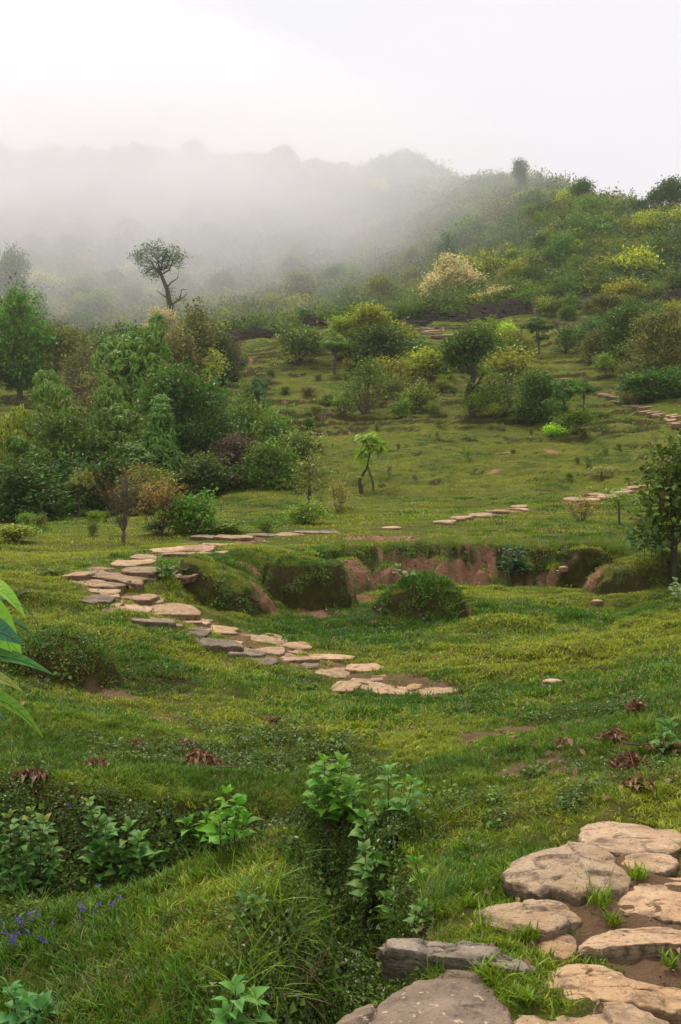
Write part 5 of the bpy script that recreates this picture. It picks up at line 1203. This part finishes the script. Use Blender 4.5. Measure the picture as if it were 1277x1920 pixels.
# undergrowth that fills the woods
def clump(seed, colr, n=560, L=.22):
    mb = MB(); B = egg(0, 0, .8, 1.05, .8, 6, seed, .45); foliage(mb, B, n//5, L, .5, 5, 'small', seed, .7)
    nm = 'under %d' % seed; M[nm] = leaf_material('undergrowth', tuple(1.5*v for v in colr), .22, .02, .28, .5, .3, obvar=.75); return mb.mesh('clump', [M[nm]])
PU = [clump(1, LEAFC['green']), clump(2, LEAFC['olive']), clump(3, LEAFC['deep']), clump(4, LEAFC['yellow']), clump(5, LEAFC['hazy']), clump(6, (.13, .14, .03))]
n = 17000; px = rng.uniform(-120, 1400, n); y = 85+(rng.uniform(0, 1, n)**1.25)*300; x = wx(px, y)
k = ~((px > 860) & (y > 215)); x, y = x[k], y[k]; n = len(x); s = rng.uniform(.6, 1.6, n)*np.interp(y, [85, 130, 380], [.75, 1.15, 2.6])
scatter('undergrowth', 'unbroken green undergrowth covering the hills beyond the stone wall', 'undergrowth', PU, np.stack([x, y, ground(x, y)-.1*s], 1), np.stack([np.zeros(n), np.zeros(n), rng.uniform(0, 6.28, n)], 1), np.stack([s*1.2, s*1.2, s*rng.uniform(.6, 1.3, n)], 1), rng.choice(6, n, p=[.25, .22, .15, .13, .15, .10]))

# ------------------------------------------------------------------ the air
def vol_material(name, dens, col):
    m, t = newmat(name); q = NT(t); p = q.n('ShaderNodeVolumePrincipled'); p.inputs['Density'].default_value = dens; p.inputs['Color'].default_value = (*col, 1); p.inputs['Anisotropy'].default_value = .30
    o = q.n('ShaderNodeOutputMaterial'); q.l(p.outputs[0], o.inputs['Volume']); return m
def box_mesh(name, a, b, m):
    V = [(x, y, z) for x in (a[0], b[0]) for y in (a[1], b[1]) for z in (a[2], b[2])]
    return build_mesh(name, V, [(0, 1, 3, 2), (4, 6, 7, 5), (0, 4, 5, 1), (2, 3, 7, 6), (1, 5, 7, 3), (0, 2, 6, 4)], None, [m])
obj('haze', box_mesh('haze', (-470, -14, -3.5), (470, 485, 146), vol_material('thin_mist', .0004, (.995, .98, .995))), kind='stuff', label='thin mist filling the whole valley air', category='haze')
def fog(name, cx, cy, cz, rx, ry, rz, dens, seed, label):
    k = 48; a = np.linspace(0, 2*PI, k, endpoint=False); b = np.linspace(-PI/2, PI/2, 26); A, Bq = np.meshgrid(a, b)
    d = np.stack([np.cos(A)*np.cos(Bq), np.sin(A)*np.cos(Bq), np.sin(Bq)], -1)
    m = 1+.22*fbm(d[..., 0]*1.6+seed, d[..., 1]*1.6+d[..., 2]*1.3, seed, 3)
    V = (d*m[..., None]*np.array([rx, ry, rz])+np.array([cx, cy, cz])).reshape(-1, 3)
    i = (np.arange(25)[:, None]*k+np.arange(k)[None]).ravel(); j = (np.arange(25)[:, None]*k+(np.arange(k)[None]+1) % k).ravel()
    me = build_mesh(name, V, np.stack([i, j, j+k, i+k], -1), None, [vol_material(name, dens, (.985, .962, 1.0))], True)
    return obj(name, me, kind='stuff', label=label, category='fog')
FOG = [(-100, 250, 62, 105, 60, 36, 0.0058), (-120, 245, 92, 110, 60, 42, 0.0062), (-62, 262, 88, 85, 55, 38, 0.0064), (-15, 225, 62, 62, 42, 34, 0.0045), (20, 200, 66, 55, 40, 30, 0.0026), (-110, 165, 45, 75, 45, 30, 0.0045), (-45, 170, 36, 64, 40, 26, 0.0034), (0, 180, 44, 46, 40, 26, 0.0037), (-52, 124, 32, 44, 26, 20, 0.0049), (0, 150, 40, 32, 26, 21, 0.0045), (45, 165, 50, 60, 35, 34, 0.0023), (-12, 118, 26, 40, 20, 15, 0.0037)]
FL_ = ['thick fog over the left mountainside', 'thick fog hiding the left ridge', 'fog over the middle of the ridge', 'wisp of fog before the middle woods', 'right end of the fog, thinning out over the hill', 'fog beyond the left edge trees', 'low fog drifting out of the valley', 'thin fog veil between the wall and the misty woods', 'fog rising behind the tall left edge tree', 'fog veil in front of the middle woods', 'faint mist over the clearer right hill', 'low mist hanging right behind the stone wall']
for k, a in enumerate(FOG): fog('fog_bank', *a, k+3, FL_[k])
